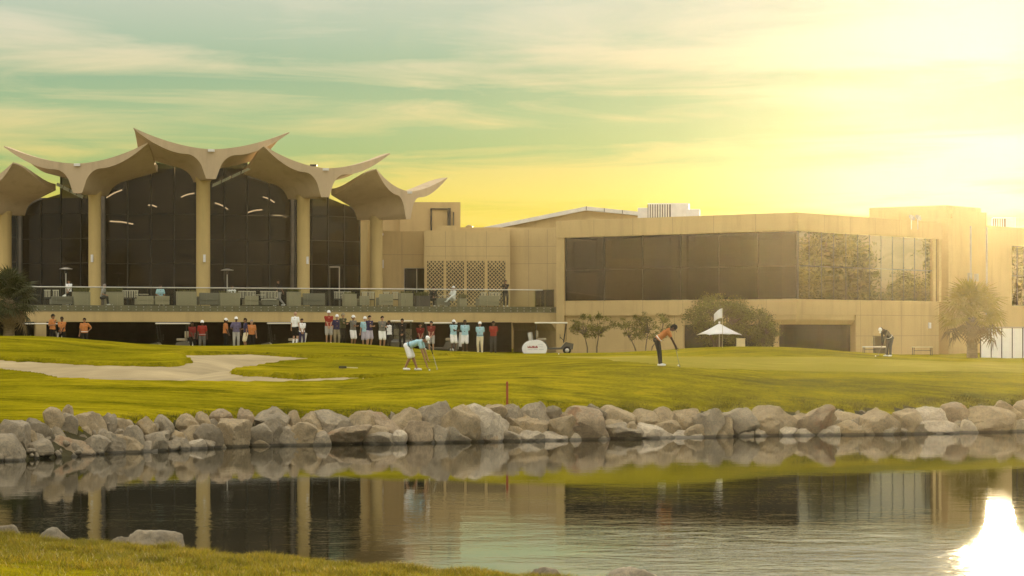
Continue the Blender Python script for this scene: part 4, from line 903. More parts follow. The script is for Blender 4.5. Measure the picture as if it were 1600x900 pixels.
def body_meshes(pose, fine=False):
    key = (pose, fine)
    if key in _cache: return _cache[key]
    q = POSES[pose]; lean = R(q.get('lean', 2)); py_, pz = q.get('pel', (0, .93)); vox = .011 if fine else .019
    up_ = Vector((0, -math.sin(lean), math.cos(lean))); fw = Vector((0, -math.cos(lean), -math.sin(lean))); X_ = Vector((1, 0, 0)); pel = Vector((0, py_, pz))
    T_ = lambda x, f_, h_: pel + X_ * x + fw * f_ + up_ * h_
    sh = (T_(-.185, 0, .49), T_(.185, 0, .49)); neck = T_(0, -.01, .54)
    hp = lean * .75 + R(q.get('pitch', 0)); hu = Vector((0, -math.sin(hp), math.cos(hp))); hf = Vector((0, -math.cos(hp), -math.sin(hp))); hc = neck + hu * .165 + hf * .025
    H_ = lambda x, f_, h_: hc + X_ * x + hf * f_ + hu * h_
    wr = [Vector(x) for x in q['w']]; poles = q.get('pole', ((-.5, .8, -.2), (.5, .8, -.2)))
    el = [ik(sh[i], wr[i], .29, .265, poles[i]) for i in (0, 1)]
    an = [Vector(x) for x in q.get('a', ((-.11, .02, .08), (.11, .02, .08)))]; hipj = [T_(-.095, 0, -.02), T_(.095, 0, -.02)]
    kn = [ik(hipj[i], an[i], .43, .42, (-.15 + .3 * i, -1, .15)) for i in (0, 1)]
    out = {}
    b = MB()
    b.capsule(T_(-.06, 0, .02), T_(.06, 0, .02), .105); b.capsule(T_(0, 0, .05), T_(0, 0, .25), .105, .11); b.capsule(T_(-.075, 0, .34), T_(.075, 0, .34), .105); b.capsule(T_(-.13, 0, .46), T_(.13, 0, .46), .07)
    b.capsule(T_(0, 0, .22), T_(0, 0, .42), .12, .10); b.capsule(neck - up_ * .04, hc - hu * .05, .056, .052)
    b.capsule(H_(0, .0, .03), H_(0, -.012, .01), .092, .094); b.capsule(H_(0, .035, -.04), H_(0, .045, -.075), .066, .048); b.capsule(H_(0, .088, .0), H_(0, .108, -.028), .010, .016, 8)
    b.capsule(H_(-.035, .08, .022), H_(.035, .08, .022), .018, n=8)
    b.capsule(H_(-.022, .088, -.062), H_(.022, .088, -.062), .011, n=8)
    for s_ in (-1, 1): b.capsule(H_(s_ * .092, -.01, .012), H_(s_ * .088, -.005, -.022), .017, .012, 8)
    for i in (0, 1):
        s_ = -1 if i == 0 else 1
        b.capsule(sh[i], el[i], .052, .040); b.capsule(el[i], wr[i], .041, .029)
        d = (wr[i] - el[i]).normalized(); side = d.cross(Vector((0, -1, .3))).normalized(); nrm = side.cross(d).normalized(); hd = wr[i] + d * .045
        b.capsule(wr[i], hd + side * .016, .028, .026); b.capsule(wr[i] + d * .01, hd - side * .018, .026, .024)
        fr_ = .0095 if fine else .0125
        for k_, (o_, ln) in enumerate(((.032, .066), (.011, .078), (-.011, .072), (-.031, .055))):
            p0 = hd + side * o_ + d * .02; p1 = p0 + d * ln * .55 + nrm * .012; p2 = p1 + d * ln * .30 + nrm * .032
            b.capsule(p0, p1, fr_, fr_ * .95, 6); b.capsule(p1, p2, fr_ * .95, fr_ * .8, 6)
        tb = wr[i] + d * .02 + side * .026; b.capsule(tb, tb + side * .030 + d * .035 + nrm * .015, fr_ * 1.2, fr_, 6)
        b.capsule(hipj[i], kn[i], .088, .058); b.capsule(kn[i], an[i] + Vector((0, 0, .02)), .057, .038); b.capsule(kn[i].lerp(an[i], .12) + Vector((0, .012, 0)), kn[i].lerp(an[i], .42) + Vector((0, .012, 0)), .052, .046)
        b.capsule(an[i] + Vector((0, .01, -.02)), an[i] + Vector((s_ * .02, -.13, -.045)), .040, .032)
    out['body'] = remesh(b, 'body', vox)
    for nm, sl in (('shirt', .72), ('sweater', 1.0)):
        b = MB(); b.capsule(T_(-.07, 0, .03), T_(.07, 0, .03), .125); b.capsule(T_(-.06, 0, .12), T_(.06, 0, .12), .122); b.capsule(T_(-.07, 0, .25), T_(.07, 0, .25), .12); b.capsule(T_(-.085, 0, .36), T_(.085, 0, .36), .118); b.capsule(T_(-.145, 0, .465), T_(.145, 0, .465), .080); b.capsule(neck - up_ * .05, neck + up_ * .0, .075, .066)
        for i in (0, 1):
            if sl < 1: b.capsule(sh[i], sh[i].lerp(el[i], sl), .070, .066)
            else: b.capsule(sh[i], el[i], .068, .056); b.capsule(el[i], el[i].lerp(wr[i], .93), .055, .042)
        out[nm] = remesh(b, nm, vox)
    b = MB(); b.capsule(T_(-.07, 0, .02), T_(.07, 0, .02), .122); b.capsule(T_(-.07, -.02, -.05), T_(.07, -.02, -.05), .105)
    for i in (0, 1): b.capsule(hipj[i], hipj[i].lerp(kn[i], .90), .112, .098)
    out['shorts'] = remesh(b, 'shorts', vox)
    b = MB(); b.capsule(T_(-.07, 0, .02), T_(.07, 0, .02), .122); b.capsule(T_(-.07, -.02, -.05), T_(.07, -.02, -.05), .105)
    for i in (0, 1): b.capsule(hipj[i], kn[i], .108, .078); b.capsule(kn[i], kn[i].lerp(an[i], .93), .078, .064)
    out['trousers'] = remesh(b, 'trousers', vox)
    for i in (0, 1):
        s_ = -1 if i == 0 else 1; b = MB(); a_ = an[i]
        b.capsule(a_ + Vector((0, .045, -.035)), a_ + Vector((s_ * .01, -.03, -.03)), .045, .046); b.capsule(a_ + Vector((s_ * .01, -.03, -.035)), a_ + Vector((s_ * .025, -.155, -.045)), .046, .036)
        out['shoe%d' % i] = remesh(b, 'shoe', .012, 2)
        b = MB(); b.capsule(a_ + Vector((0, 0, .0)), kn[i].lerp(a_, .55), .047, .052); out['sock%d' % i] = remesh(b, 'sock', .014, 2)
    b = MB(); b.capsule(H_(0, -.005, .045), H_(0, -.03, .02), .099, .100); b.capsule(H_(0, -.045, .0), H_(0, -.045, -.03), .082, .07)
    out['hair'] = remesh(b, 'hair', .014, 2)
    b = MB(); b.capsule(H_(0, -.005, .055), H_(0, -.012, .042), .102, .106); out['cap'] = remesh(b, 'cap', .014, 1)
    b = MB(); ring = []
    for t_ in np.linspace(-1.15, 1.15, 9): ring.append((math.sin(t_) * .088, .055 + .045 * math.cos(t_), .052)); 
    ring2 = [(x * 1.02, f_ + .078 * math.cos(t_ * .9) + .01, .036) for (x, f_, h_), t_ in zip(ring, np.linspace(-1.15, 1.15, 9))]
    vs = [H_(*p) for p in ring] + [H_(*p) for p in ring2]; vs2 = [v + hu * -.010 for v in vs]; n9 = 9
    b.add(vs + vs2, [(i, i+1, n9+i+1, n9+i) for i in range(8)] + [(18+i, 18+n9+i, 18+n9+i+1, 18+i+1) for i in range(8)] + [(n9+i, n9+i+1, 27+i+1, 27+i) for i in range(8)])
    out['brim'] = b.mesh('brim')
    b = MB()
    for s_ in (-1, 1): b.capsule(H_(s_ * .034, .088, .006), H_(s_ * .034, .090, .006), .011, n=8)
    out['eyes'] = b.mesh('eyes')
    b = MB(); b.tube([T_(.13 * math.cos(t_) * 1.42, .125 * math.sin(t_), .075) for t_ in np.linspace(0, 2 * math.pi, 22)], .019, 6, caps=False); out['belt'] = b.mesh('belt')
    for m_ in out.values(): m_.materials.append(None)
    _cache[key] = (out, dict(wr=wr, hc=hc)); return _cache[key]
CLOTH = dict(orange=(.50, .19, .06), red=(.27, .03, .02), dred=(.17, .02, .016), white=(.80, .79, .78), navy=(.035, .03, .075), purple=(.13, .11, .19), blue=(.30, .52, .60), lblue=(.36, .58, .66), grey=(.16, .15, .13), lgrey=(.36, .34, .31), black=(.012, .011, .010), cream=(.72, .64, .44), lav=(.46, .42, .50), charcoal=(.06, .055, .05), khaki=(.30, .25, .16), dgrey=(.10, .095, .085), olive=(.06, .06, .03), hair=(.018, .012, .008), ghair=(.25, .22, .19))
SKIN = dict(l=(.42, .24, .15), m=(.28, .145, .08), d=(.085, .042, .024))
def cmat(n): return mat('cloth_' + n, CLOTH[n], 0.85, 0.10, 14, 0.25, 30, spec=0.15)
def smat(n): return mat('skin_' + n, SKIN[n], 0.55, 0.08, 20, spec=0.3)
def put(name, me, m, parent):
    o = bpy.data.objects.new(name, me); col.objects.link(o); o.parent = parent; o.material_slots[0].link = 'OBJECT'; o.material_slots[0].material = m; return o
def person(loc, yaw, pose, label, top, bottom, skin='l', legs='shorts', head=('hair', 'hair'), shoes='white', sleeves='shirt', socks=None, belt=None, s=1.0, fine=False, group=None):
    ms, info = body_meshes(pose, fine); t = thing('person', label, 'person', loc, yaw, group, s)
    bo = put('body', ms['body'], smat(skin), t); put('eyes', ms['eyes'], cmat('black'), t)
    put('shirt' if sleeves == 'shirt' else 'sweater', ms[sleeves], cmat(top), t); put(legs, ms[legs], cmat(bottom), t)
    for i in (0, 1):
        put('shoe', ms['shoe%d' % i], cmat(shoes), t)
        if socks: put('sock', ms['sock%d' % i], cmat(socks), t)
    if belt: put('belt', ms['belt'], cmat(belt), t)
    if head:
        if head[0] == 'cap':
            put('hair', ms['hair'], cmat('hair'), t).scale = (1, 1, 1); c_ = put('cap', ms['cap'], cmat(head[1]), t); put('brim', ms['brim'], cmat(head[1]), c_)
        else: put('hair', ms['hair'], cmat(head[1]), t)
    return t, info
def stand_at(px, head, H_=1.75, ya=124.0, yb=141.0):     # distance at which someone of this height stands on the lawn
    Y = np.arange(ya, yb, .1); X = gx(px, Y); g_ = ground_z(X, Y, False); e = gz(head, Y) - H_ - g_
    i = int(np.argmin(np.abs(e))); return X[i], Y[i], float(g_[i])
GA = 'spectators in front of the terrace'
CROWD = [
 (82, 490, 60, 'chin', 'man in orange shirt and dark cap facing right, at the far left', 'orange', 'black', 'm', 'trousers', ('cap', 'black'), {}),
 (97, 494, -10, 'front', 'bareheaded man in orange shirt next to the one in a dark cap', 'orange', 'black', 'd', 'trousers', ('hair', 'hair'), {}),
 (132, 496, 5, 'hip', 'man in orange shirt standing alone with one hand on his hip', 'orange', 'black', 'm', 'trousers', ('hair', 'hair'), dict(belt='white')),
 (300, 502, 40, 'front', 'person in dull red shirt left of the man in red with a white cap', 'dred', 'black', 'd', 'trousers', ('hair', 'hair'), {}),
 (316, 500, 5, 'stand', 'man in red shirt, white cap and dark grey trousers', 'red', 'dgrey', 'd', 'trousers', ('cap', 'white'), dict(belt='lgrey')),
 (352, 496.5, 80, 'front', 'man in orange shirt and white cap facing right', 'orange', 'black', 'd', 'trousers', ('cap', 'white'), {}),
 (369, 494.5, 10, 'gesture', 'man in purple grey polo, white cap and grey trousers', 'purple', 'lgrey', 'd', 'trousers', ('cap', 'white'), {}),
 (384, 496, -70, 'gesture', 'dark haired man in navy polo and cream shorts facing left', 'navy', 'cream', 'm', 'shorts', ('hair', 'hair'), {}),
 (393, 499, 20, 'stand', 'person in orange half hidden behind the man in cream shorts', 'orange', 'black', 'l', 'trousers', ('hair', 'ghair'), {}),
 (461, 486, 150, 'stand', 'bald man in white polo, black shorts and white socks seen from behind', 'white', 'black', 'l', 'shorts', None, dict(socks='white', s=1.02)),
 (471.5, 497, 20, 'front', 'shorter person in white top beside the bald man in white', 'white', 'navy', 'm', 'trousers', ('hair', 'hair'), dict(s=.92)),
 (513.5, 484.5, 15, 'front', 'tall man in red shirt and grey shorts with a white cap', 'red', 'lgrey', 'l', 'shorts', ('cap', 'white'), dict(s=1.04)),
 (526.5, 491, 10, 'stand', 'person in blue shirt and khaki trousers mostly hidden behind one in black', 'navy', 'khaki', 'l', 'trousers', ('cap', 'white'), {}),
 (535.5, 488.5, 40, 'crossed', 'man all in black with a cap between the red shirt and grey polo', 'olive', 'black', 'l', 'trousers', ('cap', 'khaki'), dict(sleeves='sweater', shoes='black')),
 (551.5, 492, 45, 'crossed', 'man in grey polo, white shorts and white cap', 'grey', 'white', 'm', 'shorts', ('cap', 'white'), dict(shoes='black')),
 (570.5, 494, -5, 'stand', 'person in light blue almost hidden behind the man in lavender shorts', 'lblue', 'lav', 'l', 'shorts', ('cap', 'white'), {}),
 (577, 492, 40, 'crossed', 'man in dark navy polo and lavender shorts with folded arms', 'navy', 'lav', 'l', 'shorts', ('hair', 'hair'), dict(shoes='charcoal')),
 (597, 493, 25, 'crossed', 'man in grey sweater and white shorts with folded arms', 'grey', 'white', 'l', 'shorts', ('hair', 'hair'), dict(sleeves='sweater', shoes='charcoal')),
 (608.5, 500, -60, 'chin', 'shorter person in white shirt and dark trousers beside the grey sweater', 'white', 'black', 'd', 'trousers', ('hair', 'hair'), dict(s=.97)),
 (628.5, 497, 0, 'front', 'man all in black standing before the white cart roof', 'black', 'black', 'm', 'trousers', ('hair', 'hair'), dict(sleeves='sweater', shoes='black')),
 (656.5, 504, 10, 'front', 'person in dark red shirt behind the bending golfer', 'dred', 'black', 'm', 'trousers', ('hair', 'hair'), {}),
 (674, 501, -10, 'front', 'man in dark red shirt and grey shorts right of the other dark red shirt', 'dred', 'lgrey', 'l', 'shorts', ('hair', 'hair'), {}),
 (708.5, 499, 30, 'crossed', 'man in light blue polo, white shorts and white cap with folded arms', 'lblue', 'white', 'd', 'shorts', ('cap', 'white'), dict(shoes='dgrey')),
 (726.5, 499, -5, 'behind', 'bareheaded man in light blue polo and white shorts', 'lblue', 'white', 'd', 'shorts', ('hair', 'hair'), dict(shoes='dgrey', s=1.03)),
 (750, 502, -8, 'behind', 'man in light blue polo, cream trousers and white cap', 'lblue', 'cream', 'm', 'trousers', ('cap', 'white'), dict(belt='black')),
 (771, 501, -10, 'behind', 'man in rust red shirt and dark trousers at the right end of the crowd', 'red', 'charcoal', 'd', 'trousers', ('hair', 'hair'), dict(shoes='black')),
]
for px, hd, yw, pose, lab, tp, bt_, sk, lg, he, kw in CROWD:
    s_ = kw.get('s', 1.0); x, y, z = stand_at(px, hd, 1.79 * s_); person((x, y, z), R(yw), pose, lab, tp, bt_, sk, lg, he, group=GA, **kw)
# the three golfers on the lawn
def lawn_at(px, py): x, y = hit(px, py); return Vector((x, y, gzs(x, y)))
g1 = lawn_at(643, 581.5); G1 = person(g1, R(78), 'pickup', 'golfer in light blue polo and white shorts bending down to the ball', 'lblue', 'white', 'm', 'shorts', ('cap', 'white'), belt='charcoal', fine=True)
g2 = lawn_at(1033, 571.5); G2 = person(g2, R(82), 'putt', 'golfer in orange shirt and black trousers putting on the green', 'orange', 'black', 'd', 'trousers', ('cap', 'black'), belt='white', fine=True)
g3 = lawn_at(1388, 556.5); G3 = person(g3, R(-62), 'putt_r', 'golfer in dark sweater and white cap bending over a putt by the benches', 'charcoal', 'dgrey', 'd', 'trousers', ('cap', 'white'), sleeves='sweater', belt='white', fine=True)
GRIP = mat('grip_rubber', (.015, .014, .012), .8); SHAFT = mat('club_shaft', (.62, .58, .45), .25, .05, 3, metal=.7)
def putter(a, b, yaw, label):
    a, b = Vector(a), Vector(b); t = thing('putter', label, 'golf club', b); d = (b - a)
    MB().tube([a, a + d * .28], .016, 8).build('grip', GRIP, t, b); MB().tube([a + d * .28, b + Vector((0, 0, .03))], .010, 8).build('shaft', SHAFT, t, b)
    h_ = MB().bbox(-.06, .06, -.02, .02, 0.005, .035, .006); q = Matrix.Rotation(yaw, 4, 'Z'); h_.v = [tuple(q @ Vector(v)) for v in h_.v]; h_.build('head', SHAFT, t)
M2_ = lambda g_, yw, v: Vector(g_) + Matrix.Rotation(yw, 3, 'Z') @ Vector(v)
hp = M2_(g2, R(82), (0, -.52, .72)); putter(hp + Vector((-.05, 0, .10)), Vector((g2.x + .98 * .62 + .05, g2.y, gzs(g2.x + .65, g2.y))), R(80), 'putter held by the golfer in orange')
hp = M2_(g3, R(-62), (0, -.37, .66)); fp = M2_(g3, R(-62), (0, -.62, 0)); putter(hp + Vector((.04, 0, .10)), Vector((fp.x, fp.y, gzs(fp.x, fp.y))), R(30), 'putter held by the golfer in the dark sweater')
hp = M2_(g1, R(78), (.16, -.58, .44)); fp = M2_(g1, R(78), (.2, -.78, 0)); putter(Vector((hp.x + .10, hp.y, hp.z + .36)), Vector((fp.x + .12, fp.y, gzs(fp.x, fp.y))), R(80), 'putter leaning beside the bending golfer')
BALL = mat('golf_ball', (.85, .85, .82), .4, .02)
for px, py, lab in ((1060, 572.5, 'white golf ball in front of the golfer in orange'), (873, 553.5, 'white golf ball lying on the lawn near the round banner'), (671, 581.5, 'white golf ball at the hand of the bending golfer'), (1368, 557.5, 'white golf ball before the golfer in the dark sweater')):
    p = lawn_at(px, py); b = MB().lathe([(.0015, -.0213), (.011, -.018), (.0185, -.0107), (.0213, 0), (.0185, .0107), (.011, .018), (.0015, .0213)], 14); o = b.build('golf_ball', BALL); o.location = p + Vector((0, 0, .03)); o.scale = (1.3,) * 3; tag(o, lab, 'golf ball', 'golf balls on the lawn')

# people on the terrace
def on_terrace(px, d): u = TF.u_at(px, -d); return TF(u, -d, zF)
for px, d, yw, pose, lab, tp, bt_, sk, lg, he, kw in (
 (437, 3.2, -75, 'walk', 'man in dark shirt and light trousers walking left along the terrace', 'black', 'lgrey', 'm', 'trousers', ('hair', 'hair'), {}),
 (790, .7, 5, 'crossed', 'person all in black standing at the terrace corner', 'black', 'black', 'm', 'trousers', ('hair', 'hair'), dict(sleeves='sweater')),
 (708, 1.0, -45, 'sitx', 'person in white clothes and white cap seated on the terrace', 'white', 'white', 'm', 'trousers', ('cap', 'white'), dict(sleeves='sweater')),
 (676, 1.3, 30, 'sit', 'person in black seated left of the one in white on the terrace', 'black', 'black', 'm', 'trousers', ('hair', 'hair'), dict(sleeves='sweater')),
 (250, 1.6, 20, 'sit', 'seated person in light blue shirt on the left half of the terrace', 'lblue', 'black', 'm', 'trousers', ('hair', 'hair'), {}),
 (160, .9, 70, 'sit', 'grey haired seated person in pale grey between terrace planters', 'lgrey', 'charcoal', 'l', 'trousers', ('hair', 'ghair'), {}),
 (108, 1.8, -20, 'front', 'waiter in white shirt behind the planters at the left terrace end', 'white', 'black', 'm', 'trousers', ('hair', 'hair'), dict(s=.9)),
 (362, 1.7, 15, 'sit', 'seated person in white shirt left of the striped chairs', 'white', 'black', 'm', 'trousers', ('hair', 'hair'), {})):
    person(on_terrace(px, d), R(yw), pose, lab, tp, bt_, sk, lg, he, group='guests on the terrace', **kw)

# ------------------------------------------------------------------ golf carts
CBODY = mat('cart_body', (.10, .09, .07), .35, .1, 3); CWHITE = mat('cart_roof', (.74, .70, .62), .5, .06, 3); TYRE = mat('tyre', (.02, .02, .02), .9); CSEAT = mat('cart_seat', (.34, .28, .19), .7)
WIND = glass_mat('windshield', (.7, .72, .68), 1.45)
def make_cart():
    t = thing('golf_cart', 'cart', 'golf cart', (0, 0, 0), 0, 'golf carts parked by the terrace')
    b = MB(); b.prism([(-1.15, .28), (-1.2, .62), (-.75, .72), (-.45, .40), (.25, .38), (.42, .72), (.95, .80), (1.18, .66), (1.15, .28)], -.56, .56); b.build('body', CBODY, t)
    MB().bbox(-.85, 1.08, -.62, .62, 1.80, 1.88, .035).build('roof', CWHITE, t)
    for x0, x1, y in ((-.62, -.78, -.52), (-.62, -.78, .52), (1.06, .98, -.50), (1.06, .98, .50)): MB().tube([(x0, y, .68), (x1, y, 1.82)], .022, 8).build('post', DARKM, t)
    MB().bbox(.40, .95, -.5, .5, .80, .95, .04).build('seat', CSEAT, t); MB().bbox(.88, 1.0, -.5, .5, .98, 1.38, .04).build('seat_back', CSEAT, t)
    MB().box(-.80, -.77, -.5, .5, .80, 1.72).build('windshield', WIND, t)
    s = MB(); s.tube([(-.42, -.24 + .17 * math.cos(a), 1.02 + .15 * math.sin(a)) for a in np.linspace(0, 2 * math.pi, 17)], .014, 6, caps=False); s.tube([(-.42, -.24, 1.02), (-.68, -.24, .75)], .02, 6); s.build('steering_wheel', DARKM, t)
    for x in (-.82, .78):
        for y in (-.50, .50):
            w = MB(); w.lathe([(.01, -.08), (.14, -.08), (.15, -.09), (.22, -.09), (.235, -.06), (.235, .06), (.22, .09), (.15, .09), (.14, .08), (.01, .08)], 18); q = Matrix.Rotation(R(90), 3, 'X'); w.v = [tuple(q @ Vector(v) + Vector((x, y, .235))) for v in w.v]
            wo = w.build('wheel', TYRE, t); h_ = MB().lathe([(.01, -.094), (.12, -.094), (.12, .094), (.01, .094)], 14); h_.v = [tuple(q @ Vector(v) + Vector((x, y, .235))) for v in h_.v]; h_.build('hub', STEEL, wo)
    bag = MB(); bag.tube([(1.22, -.25, .45), (1.36, -.25, 1.28)], [.13, .15], 12); bag.build('golf_bag', mat('bag_white', (.62, .60, .56), .6, .1, 6), t)
    return t
CARTS = [(864, 141.0, 180, 'golf cart with beige roof beside the round white banner'), (60, 144.5, 0, 'golf cart with pale roof at the left end, behind the men in orange'), (267, 143.5, 0, 'golf cart with white roof in the dark undercroft left of the red shirts'), (441, 142.5, 0, 'golf cart with pale roof left of the bald man in white'), (628, 139.2, 90, 'golf cart with bright white roof behind the man in black'), (686, 142.5, 0, 'golf cart half hidden right of the dark red shirts')]
c0 = make_cart()
for i, (px, Y, rz, lab) in enumerate(CARTS):
    c_ = c0 if i == 0 else copy_tree(c0); X = gx(px, Y); c_.location = (X, Y, gzs(X, Y)); c_.rotation_euler = (0, 0, R(rz)); c_['label'] = lab

# ------------------------------------------------------------------ things on the lawn
BANW = mat('banner_fabric', (.80, .79, .78), .6, .04, 4); BRED = mat('banner_red', (.33, .03, .03), .6, .1); BGREY = mat('banner_grey', (.40, .42, .48), .6)
p = P(837, 550, 136.5); p.z = gzs(p.x, p.y); bn = thing('popup_banner', 'round white pop-up banner with dark red lettering beside the golf cart', 'banner', p)
for nm, dx, dy, sc_ in (('back_panel', -.22, .35, .92), ('front_panel', .03, 0, 1.0)):
    s = MB(); pts = [(dx + .60 * sc_ * math.cos(a), .29 + .50 * sc_ * math.sin(a)) for a in np.linspace(-.62, math.pi + .62, 30)]; pts = [(x, max(z, .0)) for x, z in pts]
    bp_ = s.prism(pts, dy - .012, dy + .012).build(nm, BANW, bn)
    rim = MB(); rim.tube([(x, dy, z) for x, z in pts], .014, 6).build('hoop', BANW if dx > 0 else BGREY, bp_)
s = MB(); x = -.46
for w_, hh in ((.028, 1), (.05, .6), (.028, 1), (.03, 1), (.045, .5), (.03, 1), (.028, 1), (.05, 1), (.028, 1), (.04, .6), (.03, 1), (.045, 1), (.028, .7)):
    s.box(x, x + w_, -.020, -.0135, .33, .33 + .125 * hh); x += w_ + .010
s.build('lettering', BRED, bn)
s = MB()
for a, b in ((-.44, -.18), (-.12, .12), (.18, .46)): s.box(a, b, -.018, -.0135, .245, .262)
s.tube([(.12 + .28 * t_, -.016, .50 + .05 * math.sin(t_ * 3)) for t_ in np.linspace(0, 1, 8)], .008, 5); s.tube([(.16 + .26 * t_, -.016, .44 - .04 * t_) for t_ in np.linspace(0, 1, 6)], .007, 5); s.build('small_print', BGREY, bn)

p = P(792.5, 632, 76.0); zg = gzs(p.x, p.y); st_ = thing('hazard_stake', 'thin red hazard stake at the top of the boulder wall', 'stake', (p.x, p.y, zg))
RST = mat('stake_red', (.30, .06, .025), .6, .15, 6); MB().bbox(-.035, .035, -.035, .035, -.15, gz(595, 76) - zg - .05, .006).build('post', RST, st_); zt_ = gz(595, 76) - zg
MB().add([(-.035, -.035, zt_ - .05), (.035, -.035, zt_ - .05), (.035, .035, zt_ - .05), (-.035, .035, zt_ - .05), (0, 0, zt_)], [(0,1,4), (1,2,4), (2,3,4), (3,0,4), (3,2,1,0)]).build('tip', RST, st_)
p = lawn_at(545, 577.5); rk = thing('bunker_rake', 'dark bunker rake lying on the grass tongue between the sand', 'rake', p, R(-8))
MB().tube([(-.1, 0, .06), (.36, -.1, .045)], .014, 6).build('handle', mat('rake_handle', (.55, .48, .36), .5), rk); s = MB(); s.bbox(-.38, -.08, -.04, .04, .03, .11, .01); s.build('head', DARKM, rk)
s = MB(); [s.box(-.36 + i * .045, -.35 + i * .045, -.05, -.03, -.02, .05) for i in range(6)]; s.build('tines', DARKM, rk)

# flagstick and umbrella
p = lawn_at(1129, 543.5); fz = p.z; fs_ = thing('flagstick', 'white golf flag on a thin stick in front of the umbrella', 'flag', p)
zt_ = gz(481.5, p.y) - fz; MB().tube([(0, 0, -.1), (0, 0, zt_)], .014, 8).build('stick', mat('stick', (.5, .45, .28), .5), fs_)
s = MB(); NX, NZ = 10, 8; fw_, fh_ = .47, .34
vs = []
for i in range(NX + 1):
    t_ = i / NX; dr = .30 * t_ ** 1.6
    for j in range(NZ + 1):
        vs.append((-.014 - fw_ * t_ * (1 - .12 * t_), .05 * math.sin(t_ * 7 + j * .25), zt_ - .01 - dr * (1 + .15 * (j / NZ)) - (fh_ * (1 + .45 * (1 - t_))) * j / NZ))
s.add(vs, [(i*(NZ+1)+j, (i+1)*(NZ+1)+j, (i+1)*(NZ+1)+j+1, i*(NZ+1)+j+1) for i in range(NX) for j in range(NZ)], True)
fo = s.build('flag', BANW, fs_); so_ = fo.modifiers.new('t', 'SOLIDIFY'); so_.thickness = .006
Yu = 131.0; X = gx(1124, Yu); zu = gzs(X, Yu); um = thing('parasol', 'white square parasol behind the golf flag', 'umbrella', (X, Yu, zu), R(20))
zc, ze = gz(505, Yu) - zu, gz(523, Yu) - zu; hw = .82
MB().tube([(0, 0, 0), (0, 0, zc + .05)], .03, 8).build('pole', mat('parasol_pole', (.55, .5, .38), .5), um)
CAN = mat('parasol_cloth', (.78, .77, .75), .8, .04, 4, sub=.25)
cn = [(-hw * 1.2, -hw), (hw * 1.2, -hw), (hw * 1.2, hw), (-hw * 1.2, hw)]
for i in range(4):
    a, b = cn[i], cn[(i + 1) % 4]; s = MB(); vs = []; n6 = 6
    for j in range(n6 + 1):
        t_ = j / n6
        for k_ in range(n6 + 1):
            u = k_ / n6; x = (a[0] + (b[0] - a[0]) * u) * t_; y = (a[1] + (b[1] - a[1]) * u) * t_; sag = .05 * math.sin(math.pi * u) * t_
            vs.append((x, y, zc + (ze - zc) * t_ - .03 * math.sin(math.pi * t_) + sag))
    s.add(vs, [(j*(n6+1)+k_, j*(n6+1)+k_+1, (j+1)*(n6+1)+k_+1, (j+1)*(n6+1)+k_) for j in range(n6) for k_ in range(n6)], True); co = s.build('canopy_panel', CAN, um); so_ = co.modifiers.new('t', 'SOLIDIFY'); so_.thickness = .008
    MB().tube([(0, 0, zc - .05), (a[0] * .98, a[1] * .98, ze - .03)], .012, 6).build('rib', STEEL, um)
MB().lathe([(.01, .1), (.05, .08), (.06, .03), (.03, 0), (.01, 0)], 12, (0, 0, zc)).build('finial', BANW, um)
Yb = 130.0; X = gx(1157.5, Yb); z0 = gzs(X, Yb); bxz = gz(528.5, Yb) - z0; bo = thing('wooden_box', 'pale wooden box standing right of the white parasol', 'box', (X, Yb, z0))
PWOOD = mat('pale_wood', (.62, .52, .30), .7, .12, 6, sc3=(1, 1, 6)); MB().bbox(-.22, .22, -.2, .2, 0, bxz - .04, .012).build('carcass', PWOOD, bo); MB().bbox(-.24, .24, -.22, .22, bxz - .038, bxz, .008).build('lid', PWOOD, bo)
BENT = mat('bench_top', (.74, .70, .60), .5, .06, 4)
def bench(px, py, Y, w_, lab, top):
    X = gx(px, Y); z0 = gzs(X, Y); t = thing('bench', lab, 'bench', (X, Y, z0), R(6), group='low benches by the office wing'); h_ = gz(py, Y) - z0
    MB().bbox(-w_/2, w_/2, -.2, .2, h_ - .06, h_, .012).build('seat', top, t)
    for x, y in ((-w_/2 + .06, -.16), (-w_/2 + .06, .16), (w_/2 - .06, -.16), (w_/2 - .06, .16)): MB().tube([(x * 1.04, y, 0), (x, y, h_ - .055)], .018, 6).build('leg', DARKM, t)
    MB().tube([(-w_/2 + .07, 0, h_ * .55), (w_/2 - .07, 0, h_ * .55)], .013, 6).build('stretcher', DARKM, t)
bench(1367, 541, 128, 1.30, 'low white bench behind the golfer in the dark sweater', BENT)
bench(1441, 541.5, 131, 1.10, 'low bench left of the right palm', PWOOD)
X = gx(1376, 133); z0 = gzs(X, 133); t = thing('storage_bin', 'dark storage bin behind the white bench', 'bin', (X, 133, z0)); h_ = gz(525, 133) - z0
MB().bbox(-.37, .37, -.3, .3, 0, h_ - .06, .02).build('body', mat('bin_brown', (.10, .075, .04), .7, .15, 5), t); MB().bbox(-.40, .40, -.33, .33, h_ - .058, h_, .015).build('lid', mat('bin_lid', (.16, .12, .06), .7, .1), t)

